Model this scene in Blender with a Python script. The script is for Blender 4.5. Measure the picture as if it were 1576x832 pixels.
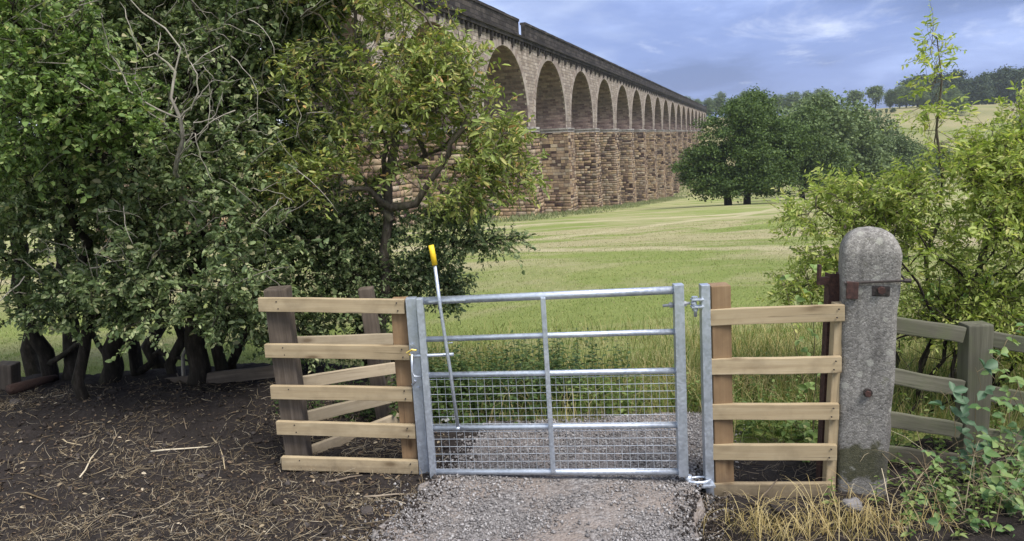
import bpy, bmesh, math, random
import numpy as np
from mathutils import Matrix, Vector, noise as mnoise

for o in list(bpy.data.objects):
    bpy.data.objects.remove(o)
SC = bpy.context.scene
COL = SC.collection
RAD = math.radians

# ------------------------------------------------------------------ camera
CAM_H, PITCH, ROLL, FPX = 2.05, RAD(9.62), 0.05, 1150.0
cam_data = bpy.data.cameras.new('camera')
cam = bpy.data.objects.new('camera', cam_data)
COL.objects.link(cam)
cam_data.sensor_width = 36.0
cam_data.lens = FPX / 1576.0 * 36.0
cam_data.clip_start = 0.05
cam_data.clip_end = 6000
RM = Matrix.Rotation(math.pi / 2 - PITCH, 3, 'X') @ Matrix.Rotation(-ROLL, 3, 'Z')
CAM = Vector((0, 0, CAM_H))
cam.matrix_world = Matrix.Translation(CAM) @ RM.to_4x4()
SC.camera = cam

# ------------------------------------------------------------------ sky, sun, exposure
SUN_EL, SUN_AZ = RAD(56), RAD(138)      # azimuth clockwise from +Y: behind the camera, to the right
EXPOSURE = 1.42
world = bpy.data.worlds.new('World')
SC.world = world
world.use_nodes = True
wt = world.node_tree
wt.nodes.clear()


def wn(t, **kw):
    n = wt.nodes.new(t)
    for k, v in kw.items():
        setattr(n, k, v)
    return n


w_out = wn('ShaderNodeOutputWorld')
w_bg = wn('ShaderNodeBackground')
w_bg.inputs['Strength'].default_value = 0.1
wt.links.new(w_bg.outputs[0], w_out.inputs[0])
sky = wn('ShaderNodeTexSky', sky_type='NISHITA', sun_disc=False)
sky.sun_elevation = SUN_EL
sky.sun_rotation = SUN_AZ
sky.dust_density = 2.0
tc = wn('ShaderNodeTexCoord')
sep = wn('ShaderNodeSeparateXYZ')
wt.links.new(tc.outputs['Generated'], sep.inputs[0])


def wmath(op, a, b=None):
    n = wn('ShaderNodeMath', operation=op)
    for i, v in enumerate((a, b)):
        if v is None:
            continue
        if isinstance(v, (int, float)):
            n.inputs[i].default_value = v
        else:
            wt.links.new(v, n.inputs[i])
    return n.outputs[0]


zz = wmath('ADD', wmath('MAXIMUM', sep.outputs[2], 0.0), 0.22)
comb = wn('ShaderNodeCombineXYZ')
wt.links.new(wmath('DIVIDE', sep.outputs[0], zz), comb.inputs[0])
wt.links.new(wmath('DIVIDE', sep.outputs[1], zz), comb.inputs[1])
comb.inputs[2].default_value = 3.7


def wnoise(scale, detail, rough, off):
    mp = wn('ShaderNodeMapping')
    mp.inputs['Location'].default_value = off
    wt.links.new(comb.outputs[0], mp.inputs[0])
    n = wn('ShaderNodeTexNoise')
    n.inputs['Scale'].default_value = scale
    n.inputs['Detail'].default_value = detail
    n.inputs['Roughness'].default_value = rough
    n.inputs['Distortion'].default_value = 0.35
    wt.links.new(mp.outputs[0], n.inputs['Vector'])
    return n.outputs['Fac']


def wramp(fac, stops):
    r = wn('ShaderNodeValToRGB')
    r.color_ramp.interpolation = 'EASE'
    el = r.color_ramp.elements
    while len(el) < len(stops):
        el.new(0.5)
    for e, (p, c) in zip(el, stops):
        e.position = p
        e.color = (c[0], c[1], c[2], 1)
    wt.links.new(fac, r.inputs[0])
    return r.outputs[0]


def wmix(fac, a, b, typ='MIX'):
    m = wn('ShaderNodeMix', data_type='RGBA', blend_type=typ)
    for sock, v in ((m.inputs[0], fac), (m.inputs[6], a), (m.inputs[7], b)):
        if isinstance(v, (int, float)):
            sock.default_value = v
        elif isinstance(v, tuple):
            sock.default_value = (*v, 1)
        else:
            wt.links.new(v, sock)
    return m.outputs[2]


CLOUD_X, CLOUD_Y = 11.0, 0.7
CL = 1.3
cloud_body = wramp(wnoise(0.62, 8, 0.56, (CLOUD_X, CLOUD_Y, 0)),
                   [(0.34, (0.50, 0.70, 1.50)), (0.47, (0.78, 1.06, 2.15)), (0.57, (1.25, 1.6, 2.85)), (0.70, (2.6, 2.9, 3.6))])
cloud_edge = wramp(wnoise(1.5, 9, 0.62, (6.1, 2.2, 0)), [(0.56, (0, 0, 0)), (0.76, (0.9, 0.9, 0.9))])
cloud = wmix(cloud_edge, cloud_body, (2.9, 3.1, 3.7))
# thinner, whiter cloud toward the west (left of the view)
thin = wramp(wmath('ADD', wmath('MULTIPLY', sep.outputs[0], -1.0), wmath('MULTIPLY', wnoise(1.6, 6, 0.55, (3.3, 7.2, 0)), 0.55)), [(0.06, (0, 0, 0)), (0.46, (1, 1, 1))])
cloud = wmix(thin, cloud, (3.3, 3.6, 4.1))
scl = wn('ShaderNodeVectorMath', operation='SCALE')
wt.links.new(cloud, scl.inputs[0])
scl.inputs['Scale'].default_value = CL
wt.links.new(wmix(0.9, sky.outputs[0], scl.outputs[0]), w_bg.inputs['Color'])

sun_data = bpy.data.lights.new('sun', 'SUN')
sun_data.energy = 2.15
sun_data.angle = RAD(32)
sun_data.color = (1.0, 0.95, 0.87)
sun = bpy.data.objects.new('sun', sun_data)
COL.objects.link(sun)
sdir = Vector((math.sin(SUN_AZ) * math.cos(SUN_EL), math.cos(SUN_AZ) * math.cos(SUN_EL), math.sin(SUN_EL)))
sun.rotation_euler = sdir.to_track_quat('Z', 'Y').to_euler()
sun.location = (0, -5, 20)

SC.view_settings.view_transform = 'Standard'
SC.view_settings.look = 'None'
SC.view_settings.exposure = EXPOSURE
SC.view_settings.gamma = 1
SC.view_settings.use_curve_mapping = False
SC.cycles.use_denoising = True
try:
    SC.cycles.denoiser = 'OPENIMAGEDENOISE'
    SC.cycles.denoising_input_passes = 'RGB_ALBEDO_NORMAL'
except Exception:
    pass
SC.cycles.max_bounces = 6
SC.cycles.diffuse_bounces = 3
SC.cycles.glossy_bounces = 3
SC.cycles.transmission_bounces = 3
SC.cycles.volume_bounces = 1


# ------------------------------------------------------------------ placing helpers
def ray(px, py):
    return RM @ Vector(((px - 788.0) / FPX, -(py - 416.0) / FPX, -1.0))


def P(px, py, Y):
    d = ray(px, py)
    return CAM + d * (Y / d.y)


def ground_at(px, py):
    """where the line of sight meets the terrain"""
    d = ray(px, py)
    t = 2.0
    while t < 2000:
        q = CAM + d * t
        if q.z <= terr(q.x, q.y):
            return Vector((q.x, q.y, terr(q.x, q.y)))
        t *= 1.01
    return q


def sstep(a, b, x):
    t = np.clip((x - a) / (b - a), 0, 1)
    return t * t * (3 - 2 * t)


def terr_np(x, y):
    x = np.asarray(x, float); y = np.asarray(y, float)
    t = np.maximum(y - 5.6, 0)
    z = -0.084 * (np.sqrt(t * t + 9.0) - 3.0)
    z = z + 0.014 * np.maximum(y - 120, 0) * (y < 260) + 0.014 * 140 * (y >= 260)
    z = np.maximum(z, -19.0)
    rise = sstep(255, 520, y) * 31 + sstep(500, 1100, y) * 8 + sstep(60, 420, x) * sstep(250, 480, y) * 2.5
    z = z + rise
    z = z + np.where(y > 12, 0.10 * np.sin(x * 0.21 + 1.3) * np.sin(y * 0.13) * sstep(12, 30, y), 0)
    z = z + sstep(200, 420, y) * (1.8 * np.sin(x * 0.013 + 0.6) + 1.2 * np.sin(x * 0.031 + y * 0.011))
    return z


def terr(x, y):
    return float(terr_np(x, y))


# ------------------------------------------------------------------ object helpers
def put(o, parent=None, base=None):
    COL.objects.link(o)
    if parent is not None:
        o.parent = parent
        o.matrix_parent_inverse = Matrix.Translation(parent.get('_b', (0, 0, 0))).inverted() if '_b' in parent else Matrix()
    return o


ROOTS = []


def thing(name, label, cat, loc, group=None):
    o = bpy.data.objects.new(name, None)
    o.empty_display_size = 0.1
    o.location = loc
    o['_b'] = tuple(float(v) for v in loc)
    COL.objects.link(o)
    o['label'] = label
    o['category'] = cat
    if group:
        o['group'] = group
    ROOTS.append(o)
    return o


def tag(o, label, cat, group=None):
    o['label'] = label
    o['category'] = cat
    if group:
        o['group'] = group
    return o


def mesh_from(verts, faces, smooth=False):
    me = bpy.data.meshes.new('m')
    me.from_pydata([tuple(v) for v in verts], [], faces)
    if smooth:
        me.polygons.foreach_set('use_smooth', [True] * len(me.polygons))
    me.update()
    return me


def mesh_np(verts, nper, idx, smooth=False):
    """verts (n,3); idx flat loop indices; nper: verts per face (int or array)"""
    me = bpy.data.meshes.new('m')
    verts = np.ascontiguousarray(verts, dtype=np.float32)
    idx = np.ascontiguousarray(idx, dtype=np.int32).ravel()
    if np.isscalar(nper):
        nf = len(idx) // nper
        tot = np.full(nf, nper, np.int32)
    else:
        tot = np.asarray(nper, np.int32)
        nf = len(tot)
    start = np.concatenate(([0], np.cumsum(tot)[:-1])).astype(np.int32)
    me.vertices.add(len(verts))
    me.vertices.foreach_set('co', verts.ravel())
    me.loops.add(len(idx))
    me.loops.foreach_set('vertex_index', idx)
    me.polygons.add(nf)
    me.polygons.foreach_set('loop_start', start)
    me.polygons.foreach_set('loop_total', tot)
    if smooth:
        me.polygons.foreach_set('use_smooth', np.ones(nf, bool))
    me.update(calc_edges=True)
    return me


def ob(name, me, mat, parent=None, mw=None):
    me.name = name
    if mat and not me.materials:
        me.materials.append(mat)
    o = bpy.data.objects.new(name, me)
    if mw is not None:
        o.matrix_basis = mw
    return put(o, parent)


class MB:
    def __init__(s):
        s.v, s.f = [], []

    def add(s, v, f):
        k = len(s.v)
        s.v += [tuple(p) for p in v]
        s.f += [[i + k for i in q] for q in f]
        return s

    def box(s, lo, hi):
        x0, y0, z0 = lo; x1, y1, z1 = hi
        return s.add([(x0, y0, z0), (x1, y0, z0), (x1, y1, z0), (x0, y1, z0), (x0, y0, z1), (x1, y0, z1), (x1, y1, z1), (x0, y1, z1)],
                     [[0, 3, 2, 1], [4, 5, 6, 7], [0, 1, 5, 4], [1, 2, 6, 5], [2, 3, 7, 6], [3, 0, 4, 7]])

    def tube(s, pts, rad, n=10, cap=True):
        pts = [Vector(p) for p in pts]
        if not hasattr(rad, '__len__'):
            rad = [rad] * len(pts)
        rings = []
        up = None
        for i, p in enumerate(pts):
            a = pts[max(i - 1, 0)]; b = pts[min(i + 1, len(pts) - 1)]
            t = (b - a).normalized()
            if up is None:
                up = t.orthogonal().normalized()
            up = (up - t * up.dot(t)).normalized()
            w = t.cross(up)
            rings.append([p + (up * math.cos(2 * math.pi * k / n) + w * math.sin(2 * math.pi * k / n)) * rad[i] for k in range(n)])
        v = [q for r in rings for q in r]
        f = []
        for i in range(len(rings) - 1):
            for k in range(n):
                k2 = (k + 1) % n
                f.append([i * n + k, i * n + k2, (i + 1) * n + k2, (i + 1) * n + k])
        if cap:
            f.append(list(range(n))[::-1])
            f.append([(len(rings) - 1) * n + k for k in range(n)])
        return s.add(v, f)

    def build(s, name, mat, parent=None, smooth=False, mw=None, bevel=0):
        me = mesh_from(s.v, s.f, smooth)
        if bevel:
            bm = bmesh.new(); bm.from_mesh(me)
            bmesh.ops.bevel(bm, geom=bm.edges[:], offset=bevel, segments=2, affect='EDGES', profile=0.6)
            bm.to_mesh(me); bm.free()
        return ob(name, me, mat, parent, mw)


def axes_matrix(o, x, y, z):
    m = Matrix.Identity(4)
    for i, a in enumerate((x, y, z)):
        m[0][i], m[1][i], m[2][i] = a
    m.translation = o
    return m


def board(name, a, b, height, thick, mat, parent, bevel=0.004, up=(0, 0, 1), warp=0.003, seg=10):
    """timber from a to b (front-face centre line); local X runs along it"""
    a, b = Vector(a), Vector(b)
    L = (b - a).length
    x = (b - a) / L
    z = (Vector(up) - x * Vector(up).dot(x)).normalized()
    y = z.cross(x)
    bm = bmesh.new()
    bmesh.ops.create_cube(bm, size=1)
    bmesh.ops.scale(bm, vec=(L, thick, height), verts=bm.verts)
    ed = [e for e in bm.edges if abs(e.verts[0].co.x - e.verts[1].co.x) > L * 0.5]
    bmesh.ops.subdivide_edges(bm, edges=ed, cuts=seg)
    lim = L * 0.5 - 1e-4
    be = [e for e in bm.edges if len(e.link_faces) == 2 and e.calc_face_angle(0) > 0.5]
    bmesh.ops.bevel(bm, geom=be, offset=bevel, segments=2, affect='EDGES', profile=0.6)
    s1, s2 = random.uniform(0, 50), random.uniform(0, 50)
    for v in bm.verts:
        t = v.co.x / max(L, 0.01)
        v.co.z += warp * mnoise.noise((t * 2.2 + s1, 0, 0)) + 0.0012 * mnoise.noise((v.co.x * 14, v.co.z * 40, s2))
        v.co.y += warp * mnoise.noise((t * 2.0 + s2, 5, 0)) + 0.0012 * mnoise.noise((v.co.x * 16, v.co.z * 50, s1))
    me = bpy.data.meshes.new(name)
    bm.to_mesh(me); bm.free()
    return ob(name, me, mat, parent, axes_matrix((a + b) / 2 + y * thick / 2, x, y, z))


def post(name, a, b, wx, wy, mat, parent, bevel=0.006, warp=0.004, seg=12):
    """a bottom, b top, centre line; square post with local X along its height, one side facing the camera"""
    a, b = Vector(a), Vector(b)
    L = (b - a).length
    x = (b - a) / L
    z = (Vector((1, 0, 0)) - x * x.x).normalized()
    y = z.cross(x)
    o = board(name, a - y * wy / 2, b - y * wy / 2, wx, wy, mat, parent, bevel, up=z, warp=warp, seg=seg)
    return o


# ------------------------------------------------------------------ materials
class NT:
    def __init__(s, name):
        s.m = bpy.data.materials.new(name)
        s.m.use_nodes = True
        s.t = s.m.node_tree
        s.b = s.t.nodes['Principled BSDF']
        s.out = s.t.nodes['Material Output']

    def n(s, typ, ins=None, **kw):
        nd = s.t.nodes.new(typ)
        for k, v in kw.items():
            setattr(nd, k, v)
        for k, v in (ins or {}).items():
            s.set(nd.inputs[k], v)
        return nd

    def set(s, sock, v):
        if isinstance(v, bpy.types.NodeSocket):
            s.t.links.new(v, sock)
        elif isinstance(v, (tuple, list)):
            sock.default_value = (*v, 1) if (sock.type == 'RGBA' and len(v) == 3) else v
        else:
            sock.default_value = v

    def coord(s, kind='Object', scale=(1, 1, 1), rnd=False):
        c = s.n('ShaderNodeTexCoord').outputs[kind] if kind != 'World' else s.n('ShaderNodeNewGeometry').outputs['Position']
        if rnd:
            r = s.n('ShaderNodeObjectInfo').outputs['Random']
            mul = s.n('ShaderNodeMath', {0: r, 1: 37.0}, operation='MULTIPLY').outputs[0]
            c = s.n('ShaderNodeVectorMath', {0: c, 1: s.n('ShaderNodeCombineXYZ', {0: mul, 1: mul, 2: mul}).outputs[0]}, operation='ADD').outputs[0]
        return s.n('ShaderNodeMapping', {'Vector': c, 'Scale': scale}).outputs[0]

    def noise(s, vec, scale, detail=4, rough=0.55, dist=0.0):
        return s.n('ShaderNodeTexNoise', {'Vector': vec, 'Scale': scale, 'Detail': detail, 'Roughness': rough, 'Distortion': dist}).outputs['Fac']

    def ramp(s, fac, stops, interp='LINEAR'):
        r = s.n('ShaderNodeValToRGB', {'Fac': fac})
        r.color_ramp.interpolation = interp
        el = r.color_ramp.elements
        while len(el) < len(stops):
            el.new(0.5)
        for e, (p, c) in zip(el, stops):
            e.position = p
            e.color = (*c, 1) if hasattr(c, '__len__') else (c, c, c, 1)
        return r.outputs[0]

    def mix(s, fac, a, b, typ='MIX'):
        m = s.n('ShaderNodeMix', data_type='RGBA', blend_type=typ)
        s.set(m.inputs[0], fac); s.set(m.inputs[6], a); s.set(m.inputs[7], b)
        return m.outputs[2]

    def math(s, op, a, b=0.0):
        return s.n('ShaderNodeMath', {0: a, 1: b}, operation=op).outputs[0]

    def bump(s, h, strength=0.3, dist=0.01):
        s.set(s.b.inputs['Normal'], s.n('ShaderNodeBump', {'Height': h, 'Strength': strength, 'Distance': dist}).outputs[0])

    def rnd(s):
        """one number per separate piece, also across copies of a mesh"""
        a = s.n('ShaderNodeNewGeometry').outputs['Random Per Island']
        r = s.n('ShaderNodeObjectInfo').outputs['Random']
        return s.math('FRACT', s.math('ADD', a, s.math('MULTIPLY', r, 7.31)))

    def fin(s, color=None, rough=0.7, metal=0.0, spec=0.4):
        if color is not None:
            s.set(s.b.inputs['Base Color'], color)
        s.set(s.b.inputs['Roughness'], rough)
        s.set(s.b.inputs['Metallic'], metal)
        s.set(s.b.inputs['Specular IOR Level'], spec)
        return s.m


def wood_mat(name, stops, grain=38, knots=True, stain=None, rough=0.72, bump=0.25):
    t = NT(name)
    v = t.coord('Object', (1, 1, 1), rnd=True)
    vs = t.n('ShaderNodeMapping', {'Vector': v, 'Scale': (1.1, 22, 22)}).outputs[0]
    big = t.noise(vs, 1.0, 5, 0.6, 0.6)
    fine = t.noise(t.n('ShaderNodeMapping', {'Vector': v, 'Scale': (3, 150, 150)}).outputs[0], 1.0, 4, 0.65)
    f = t.math('ADD', t.math('MULTIPLY', big, 0.66), t.math('MULTIPLY', fine, 0.34))
    c = t.ramp(f, stops)
    if knots:
        vk = t.n('ShaderNodeMapping', {'Vector': v, 'Scale': (3.4, 9.0, 9.0)}).outputs[0]
        k = t.n('ShaderNodeTexVoronoi', {'Vector': vk, 'Scale': 1.0, 'Randomness': 1.0}).outputs['Distance']
        km = t.ramp(k, [(0.07, 1.0), (0.16, 0.35), (0.26, 0.0)])
        d = stops[0][1]
        c = t.mix(t.math('MULTIPLY', km, 0.75), c, (d[0] * 0.4, d[1] * 0.33, d[2] * 0.28))
    r = t.n('ShaderNodeObjectInfo').outputs['Random']
    c = t.mix(1.0, c, t.ramp(r, [(0.0, (0.80, 0.80, 0.78)), (0.5, (0.97, 0.95, 0.92)), (1.0, (1.08, 1.07, 1.06))]), 'MULTIPLY')
    patch = t.noise(v, 6.0, 5, 0.6)
    c = t.mix(t.ramp(patch, [(0.45, 0.0), (0.75, 0.5)]), c, stain or tuple(q * 0.62 for q in stops[0][1]))
    crack = t.noise(t.n('ShaderNodeMapping', {'Vector': v, 'Scale': (1.4, 60, 60)}).outputs[0], 1.0, 3, 0.5, 0.4)
    c = t.mix(t.ramp(crack, [(0.66, 0.0), (0.72, 0.6)]), c, tuple(q * 0.45 for q in stops[0][1]))
    # mud splashed near the ground
    wp = t.n('ShaderNodeSeparateXYZ', {0: t.n('ShaderNodeNewGeometry').outputs['Position']}).outputs[2]
    mz = t.math('ADD', wp, t.math('MULTIPLY', t.noise(t.coord('World'), 22, 5, 0.7), 0.22))
    c = t.mix(t.ramp(mz, [(0.05, 0.6), (0.19, 0.0)]), c, (0.075, 0.06, 0.048))
    t.bump(f, bump, 0.004)
    return t.fin(c, rough, spec=0.25)


M = {}
M['new_wood'] = wood_mat('pale_new_timber', [(0.25, (0.245, 0.185, 0.11)), (0.5, (0.37, 0.295, 0.187)), (0.75, (0.46, 0.385, 0.265))])
M['post_wood'] = wood_mat('brown_treated_timber', [(0.25, (0.17, 0.105, 0.058)), (0.5, (0.26, 0.17, 0.095)), (0.78, (0.34, 0.24, 0.14))])
M['return_wood'] = wood_mat('greyer_new_timber', [(0.25, (0.28, 0.225, 0.15)), (0.5, (0.40, 0.335, 0.24)), (0.75, (0.48, 0.41, 0.31))])
M['dark_wood'] = wood_mat('old_dark_timber', [(0.25, (0.045, 0.036, 0.029)), (0.5, (0.10, 0.08, 0.063)), (0.75, (0.19, 0.158, 0.128))], knots=False, bump=0.6)
M['green_wood'] = wood_mat('algae_green_timber', [(0.25, (0.06, 0.058, 0.043)), (0.5, (0.115, 0.111, 0.083)), (0.75, (0.19, 0.183, 0.145))], knots=False, stain=(0.09, 0.115, 0.045), bump=0.5)

t = NT('galvanised_steel')
v = t.coord('World')
vo = t.n('ShaderNodeTexVoronoi', {'Vector': v, 'Scale': 85.0}).outputs['Color']
sp = t.n('ShaderNodeSeparateColor', {0: vo}).outputs[0]
nz = t.noise(v, 9, 4)
c = t.mix(0.5, t.ramp(sp, [(0, (0.40, 0.44, 0.50)), (1, (0.56, 0.60, 0.66))]), t.ramp(nz, [(0.3, (0.36, 0.40, 0.46)), (0.7, (0.60, 0.64, 0.70))]))
t.bump(nz, 0.06, 0.003)
M['steel'] = t.fin(c, t.ramp(sp, [(0, 0.36), (1, 0.55)]), 0.75, 0.5)

t = NT('galvanised_wire')
M['wire'] = t.fin((0.56, 0.59, 0.63), 0.42, 0.7, 0.5)

t = NT('yellow_rubber')
nz = t.noise(t.coord('World'), 60, 3)
M['yellow'] = t.fin(t.ramp(nz, [(0.3, (0.72, 0.47, 0.015)), (0.7, (0.85, 0.58, 0.03))]), 0.5)
t = NT('brass_yellow')
M['brass'] = t.fin(t.ramp(t.noise(t.coord('World'), 90, 3), [(0.3, (0.5, 0.36, 0.08)), (0.7, (0.7, 0.55, 0.16))]), 0.4, 0.4)

t = NT('rusty_iron')
v = t.coord('World')
nz = t.noise(v, 45, 6, 0.65)
t.bump(nz, 0.5, 0.004)
M['rust'] = t.fin(t.ramp(nz, [(0.3, (0.03, 0.018, 0.016)), (0.55, (0.075, 0.038, 0.032)), (0.75, (0.13, 0.06, 0.04))]), 0.8, 0.2)
t = NT('dark_bolt_iron')
nz = t.noise(t.coord('World'), 80, 4)
M['iron'] = t.fin(t.ramp(nz, [(0.3, (0.02, 0.018, 0.017)), (0.7, (0.07, 0.055, 0.05))]), 0.7, 0.3)

# concrete with pebbles, lichen and a dark moss patch
t = NT('weathered_concrete')
v = t.coord('Object')
peb = t.n('ShaderNodeTexVoronoi', {'Vector': v, 'Scale': 120.0}, feature='F1')
pc = t.n('ShaderNodeSeparateColor', {0: peb.outputs['Color']}).outputs[0]
speck = t.ramp(pc, [(0.0, (0.07, 0.065, 0.06)), (0.35, (0.175, 0.165, 0.15)), (0.7, (0.265, 0.25, 0.23)), (0.97, (0.42, 0.40, 0.37))])
nb = t.noise(v, 7, 6, 0.62)
c = t.mix(0.55, speck, t.ramp(nb, [(0.3, (0.09, 0.085, 0.08)), (0.55, (0.205, 0.195, 0.178)), (0.75, (0.33, 0.31, 0.28))]))
fine = t.noise(v, 160, 4, 0.7)
c = t.mix(t.ramp(fine, [(0.55, 0.0), (0.72, 0.75)]), c, (0.09, 0.085, 0.08))
sp = t.n('ShaderNodeSeparateXYZ', {0: v})
wob = t.math('MULTIPLY', t.math('SUBTRACT', t.noise(v, 11, 5, 0.6), 0.5), 0.30)
zc = t.math('ADD', sp.outputs[2], wob)
band = t.math('MULTIPLY', t.ramp(zc, [(0.17, 0.0), (0.20, 1.0)]), t.ramp(zc, [(0.36, 1.0), (0.40, 0.0)]))
mossn = t.ramp(t.noise(v, 60, 4, 0.7), [(0.3, (0.028, 0.030, 0.014)), (0.7, (0.085, 0.082, 0.045))])
c = t.mix(t.math('MULTIPLY', band, 0.88), c, mossn)
capm = t.ramp(t.math('ADD', sp.outputs[2], t.math('MULTIPLY', t.noise(v, 25, 4), 0.3)), [(1.52, 0.0), (1.72, 0.5)])
c = t.mix(capm, c, (0.13, 0.125, 0.115))
gr = t.ramp(t.noise(v, 16, 5, 0.7), [(0.58, 0.0), (0.72, 0.45)])
c = t.mix(gr, c, (0.17, 0.17, 0.11))
stk = t.noise(t.n('ShaderNodeMapping', {'Vector': v, 'Scale': (14, 14, 1.3)}).outputs[0], 1.0, 5, 0.6)
c = t.mix(t.ramp(stk, [(0.5, 0.0), (0.68, 0.6)]), c, (0.075, 0.07, 0.066))
lic = t.n('ShaderNodeTexVoronoi', {'Vector': v, 'Scale': 9.0}).outputs['Distance']
lw = t.math('ADD', lic, t.math('MULTIPLY', t.noise(v, 45, 4), 0.25))
c = t.mix(t.ramp(lw, [(0.27, 0.55), (0.33, 0.0)]), c, (0.36, 0.355, 0.31))
h = t.math('ADD', t.math('MULTIPLY', peb.outputs['Distance'], -0.7), t.math('MULTIPLY', fine, 0.8))
t.bump(h, 0.55, 0.005)
M['concrete'] = t.fin(c, 0.92, spec=0.15)

# ground
def track_mask(t, v):
    '''two bleached tracks curving over the meadow: (a, b, c) of y = a + b x + c x^2'''
    sp_ = t.n('ShaderNodeSeparateXYZ', {0: v})
    wob_ = t.math('MULTIPLY', t.math('SUBTRACT', t.noise(v, 0.35, 5, 0.65), 0.5), 5.0)
    out_ = None
    for (a, b, c_, w, x0) in TRACKS:
        xx = t.math('SUBTRACT', sp_.outputs[0], x0)
        f_ = t.math('ADD', t.math('MULTIPLY', xx, b), t.math('MULTIPLY', t.math('MULTIPLY', xx, xx), c_))
        d_ = t.math('ABSOLUTE', t.math('ADD', t.math('SUBTRACT', t.math('SUBTRACT', sp_.outputs[1], a), f_), wob_))
        m_ = t.ramp(t.math('DIVIDE', d_, w), [(0.3, 0.8), (1.0, 0.0)])
        out_ = m_ if out_ is None else t.math('MAXIMUM', out_, m_)
    return out_


TRACKS = [(21.0, -0.75, 0.05, 1.3, 4.0), (36.0, 1.2, 0.02, 1.6, 4.0), (58.0, 0.5, 0.0, 2.2, 10.0)]
t = NT('meadow')
v = t.coord('World')
n1 = t.noise(v, 0.09, 6, 0.6)
vb = t.n('ShaderNodeMapping', {'Vector': v, 'Scale': (0.055, 0.13, 0.0), 'Rotation': (0, 0, RAD(-16))}).outputs[0]
n2 = t.noise(vb, 1.0, 7, 0.66, 1.6)
n3 = t.noise(v, 2.2, 6, 0.7)
n4 = t.noise(v, 14, 5, 0.75)
grass = t.ramp(n1, [(0.3, (0.165, 0.215, 0.052)), (0.5, (0.225, 0.265, 0.078)), (0.7, (0.295, 0.31, 0.115))])
grass = t.mix(t.ramp(n3, [(0.3, 0.0), (0.7, 0.5)]), grass, (0.14, 0.185, 0.048))
straw = t.ramp(n3, [(0.3, (0.30, 0.27, 0.145)), (0.7, (0.41, 0.36, 0.215))])
c = t.mix(t.ramp(n2, [(0.44, 0.0), (0.57, 0.9)]), grass, straw)
c = t.mix(track_mask(t, v), c, (0.43, 0.375, 0.235))
spx = t.n('ShaderNodeSeparateXYZ', {0: v})
c = t.mix(t.ramp(t.math('MULTIPLY', spx.outputs[1], 0.001), [(0.26, 0.0), (0.30, 0.92)]), c,
          t.ramp(t.noise(v, 0.012, 4), [(0.35, (0.17, 0.165, 0.075)), (0.5, (0.24, 0.21, 0.11)), (0.65, (0.14, 0.16, 0.055))]))
t.bump(t.math('ADD', n4, t.math('MULTIPLY', n3, 1.5)), 0.9, 0.08)
M['meadow'] = t.fin(c, 0.95, spec=0.1)

t = NT('crushed_gravel')
v = t.coord('World')
vo = t.n('ShaderNodeTexVoronoi', {'Vector': v, 'Scale': 62.0})
vc = t.n('ShaderNodeSeparateColor', {0: vo.outputs['Color']}).outputs[0]
dirt = t.noise(v, 2.2, 6, 0.65)
c = t.ramp(vc, [(0.0, (0.08, 0.074, 0.072)), (0.5, (0.165, 0.154, 0.149)), (1.0, (0.28, 0.265, 0.257))])
c = t.mix(t.ramp(dirt, [(0.42, 0.0), (0.62, 0.75)]), c, (0.225, 0.185, 0.158))
t.bump(t.math('SUBTRACT', 1.0, vo.outputs['Distance']), 0.8, 0.012)
M['gravel_bed'] = t.fin(c, 0.9, spec=0.2)

t = NT('gravel_stone')
r = t.rnd()
c = t.ramp(r, [(0.0, (0.07, 0.066, 0.066)), (0.25, (0.14, 0.132, 0.13)), (0.55, (0.205, 0.193, 0.189)), (0.8, (0.275, 0.262, 0.256)), (0.97, (0.44, 0.425, 0.415))])
c = t.mix(0.35, c, t.ramp(t.noise(t.coord('World'), 70, 4), [(0.3, (0.12, 0.11, 0.108)), (0.7, (0.32, 0.30, 0.292))]))
M['stone'] = t.fin(c, 0.85, spec=0.25)

t = NT('dark_soil')
v = t.coord('World')
n1 = t.noise(v, 6, 6, 0.7)
n2 = t.noise(v, 45, 5, 0.7)
c = t.ramp(n1, [(0.3, (0.012, 0.010, 0.0095)), (0.55, (0.026, 0.0215, 0.020)), (0.75, (0.055, 0.044, 0.039))])
c = t.mix(0.4, c, t.ramp(n2, [(0.3, (0.010, 0.0085, 0.008)), (0.75, (0.06, 0.05, 0.046))]))
t.bump(t.math('ADD', n2, n1), 0.9, 0.02)
M['soil'] = t.fin(c, 0.95, spec=0.15)

t = NT('soil_clod')
r = t.rnd()
M['clod'] = t.fin(t.mix(0.4, t.ramp(r, [(0, (0.014, 0.012, 0.011)), (0.7, (0.034, 0.028, 0.026)), (1, (0.085, 0.075, 0.07))]),
                        t.ramp(t.noise(t.coord('World'), 60, 5), [(0.3, (0.015, 0.012, 0.011)), (0.7, (0.09, 0.075, 0.065))])), 0.95, spec=0.12)


def rnd_mat(name, stops, rough=0.7, spec=0.2, trans=None, tint=None, bumpn=None):
    t = NT(name)
    c = t.ramp(t.rnd(), stops)
    if tint:
        c = t.mix(tint[0], c, t.ramp(t.noise(t.coord('World'), tint[1], 3), [(0.35, tint[2]), (0.65, tint[3])]))
    t.fin(c, rough, spec=spec)
    if bumpn:
        t.bump(t.noise(t.coord('World'), bumpn, 4, 0.65), 0.7, 0.02)
    if trans:
        tr = t.n('ShaderNodeBsdfTranslucent', {'Color': t.mix(1.0, c, (1.25, 1.35, 0.7), 'MULTIPLY')})
        mx = t.n('ShaderNodeMixShader', {0: trans, 1: t.b.outputs[0], 2: tr.outputs[0]})
        t.t.links.new(mx.outputs[0], t.out.inputs['Surface'])
    return t.m


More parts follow.
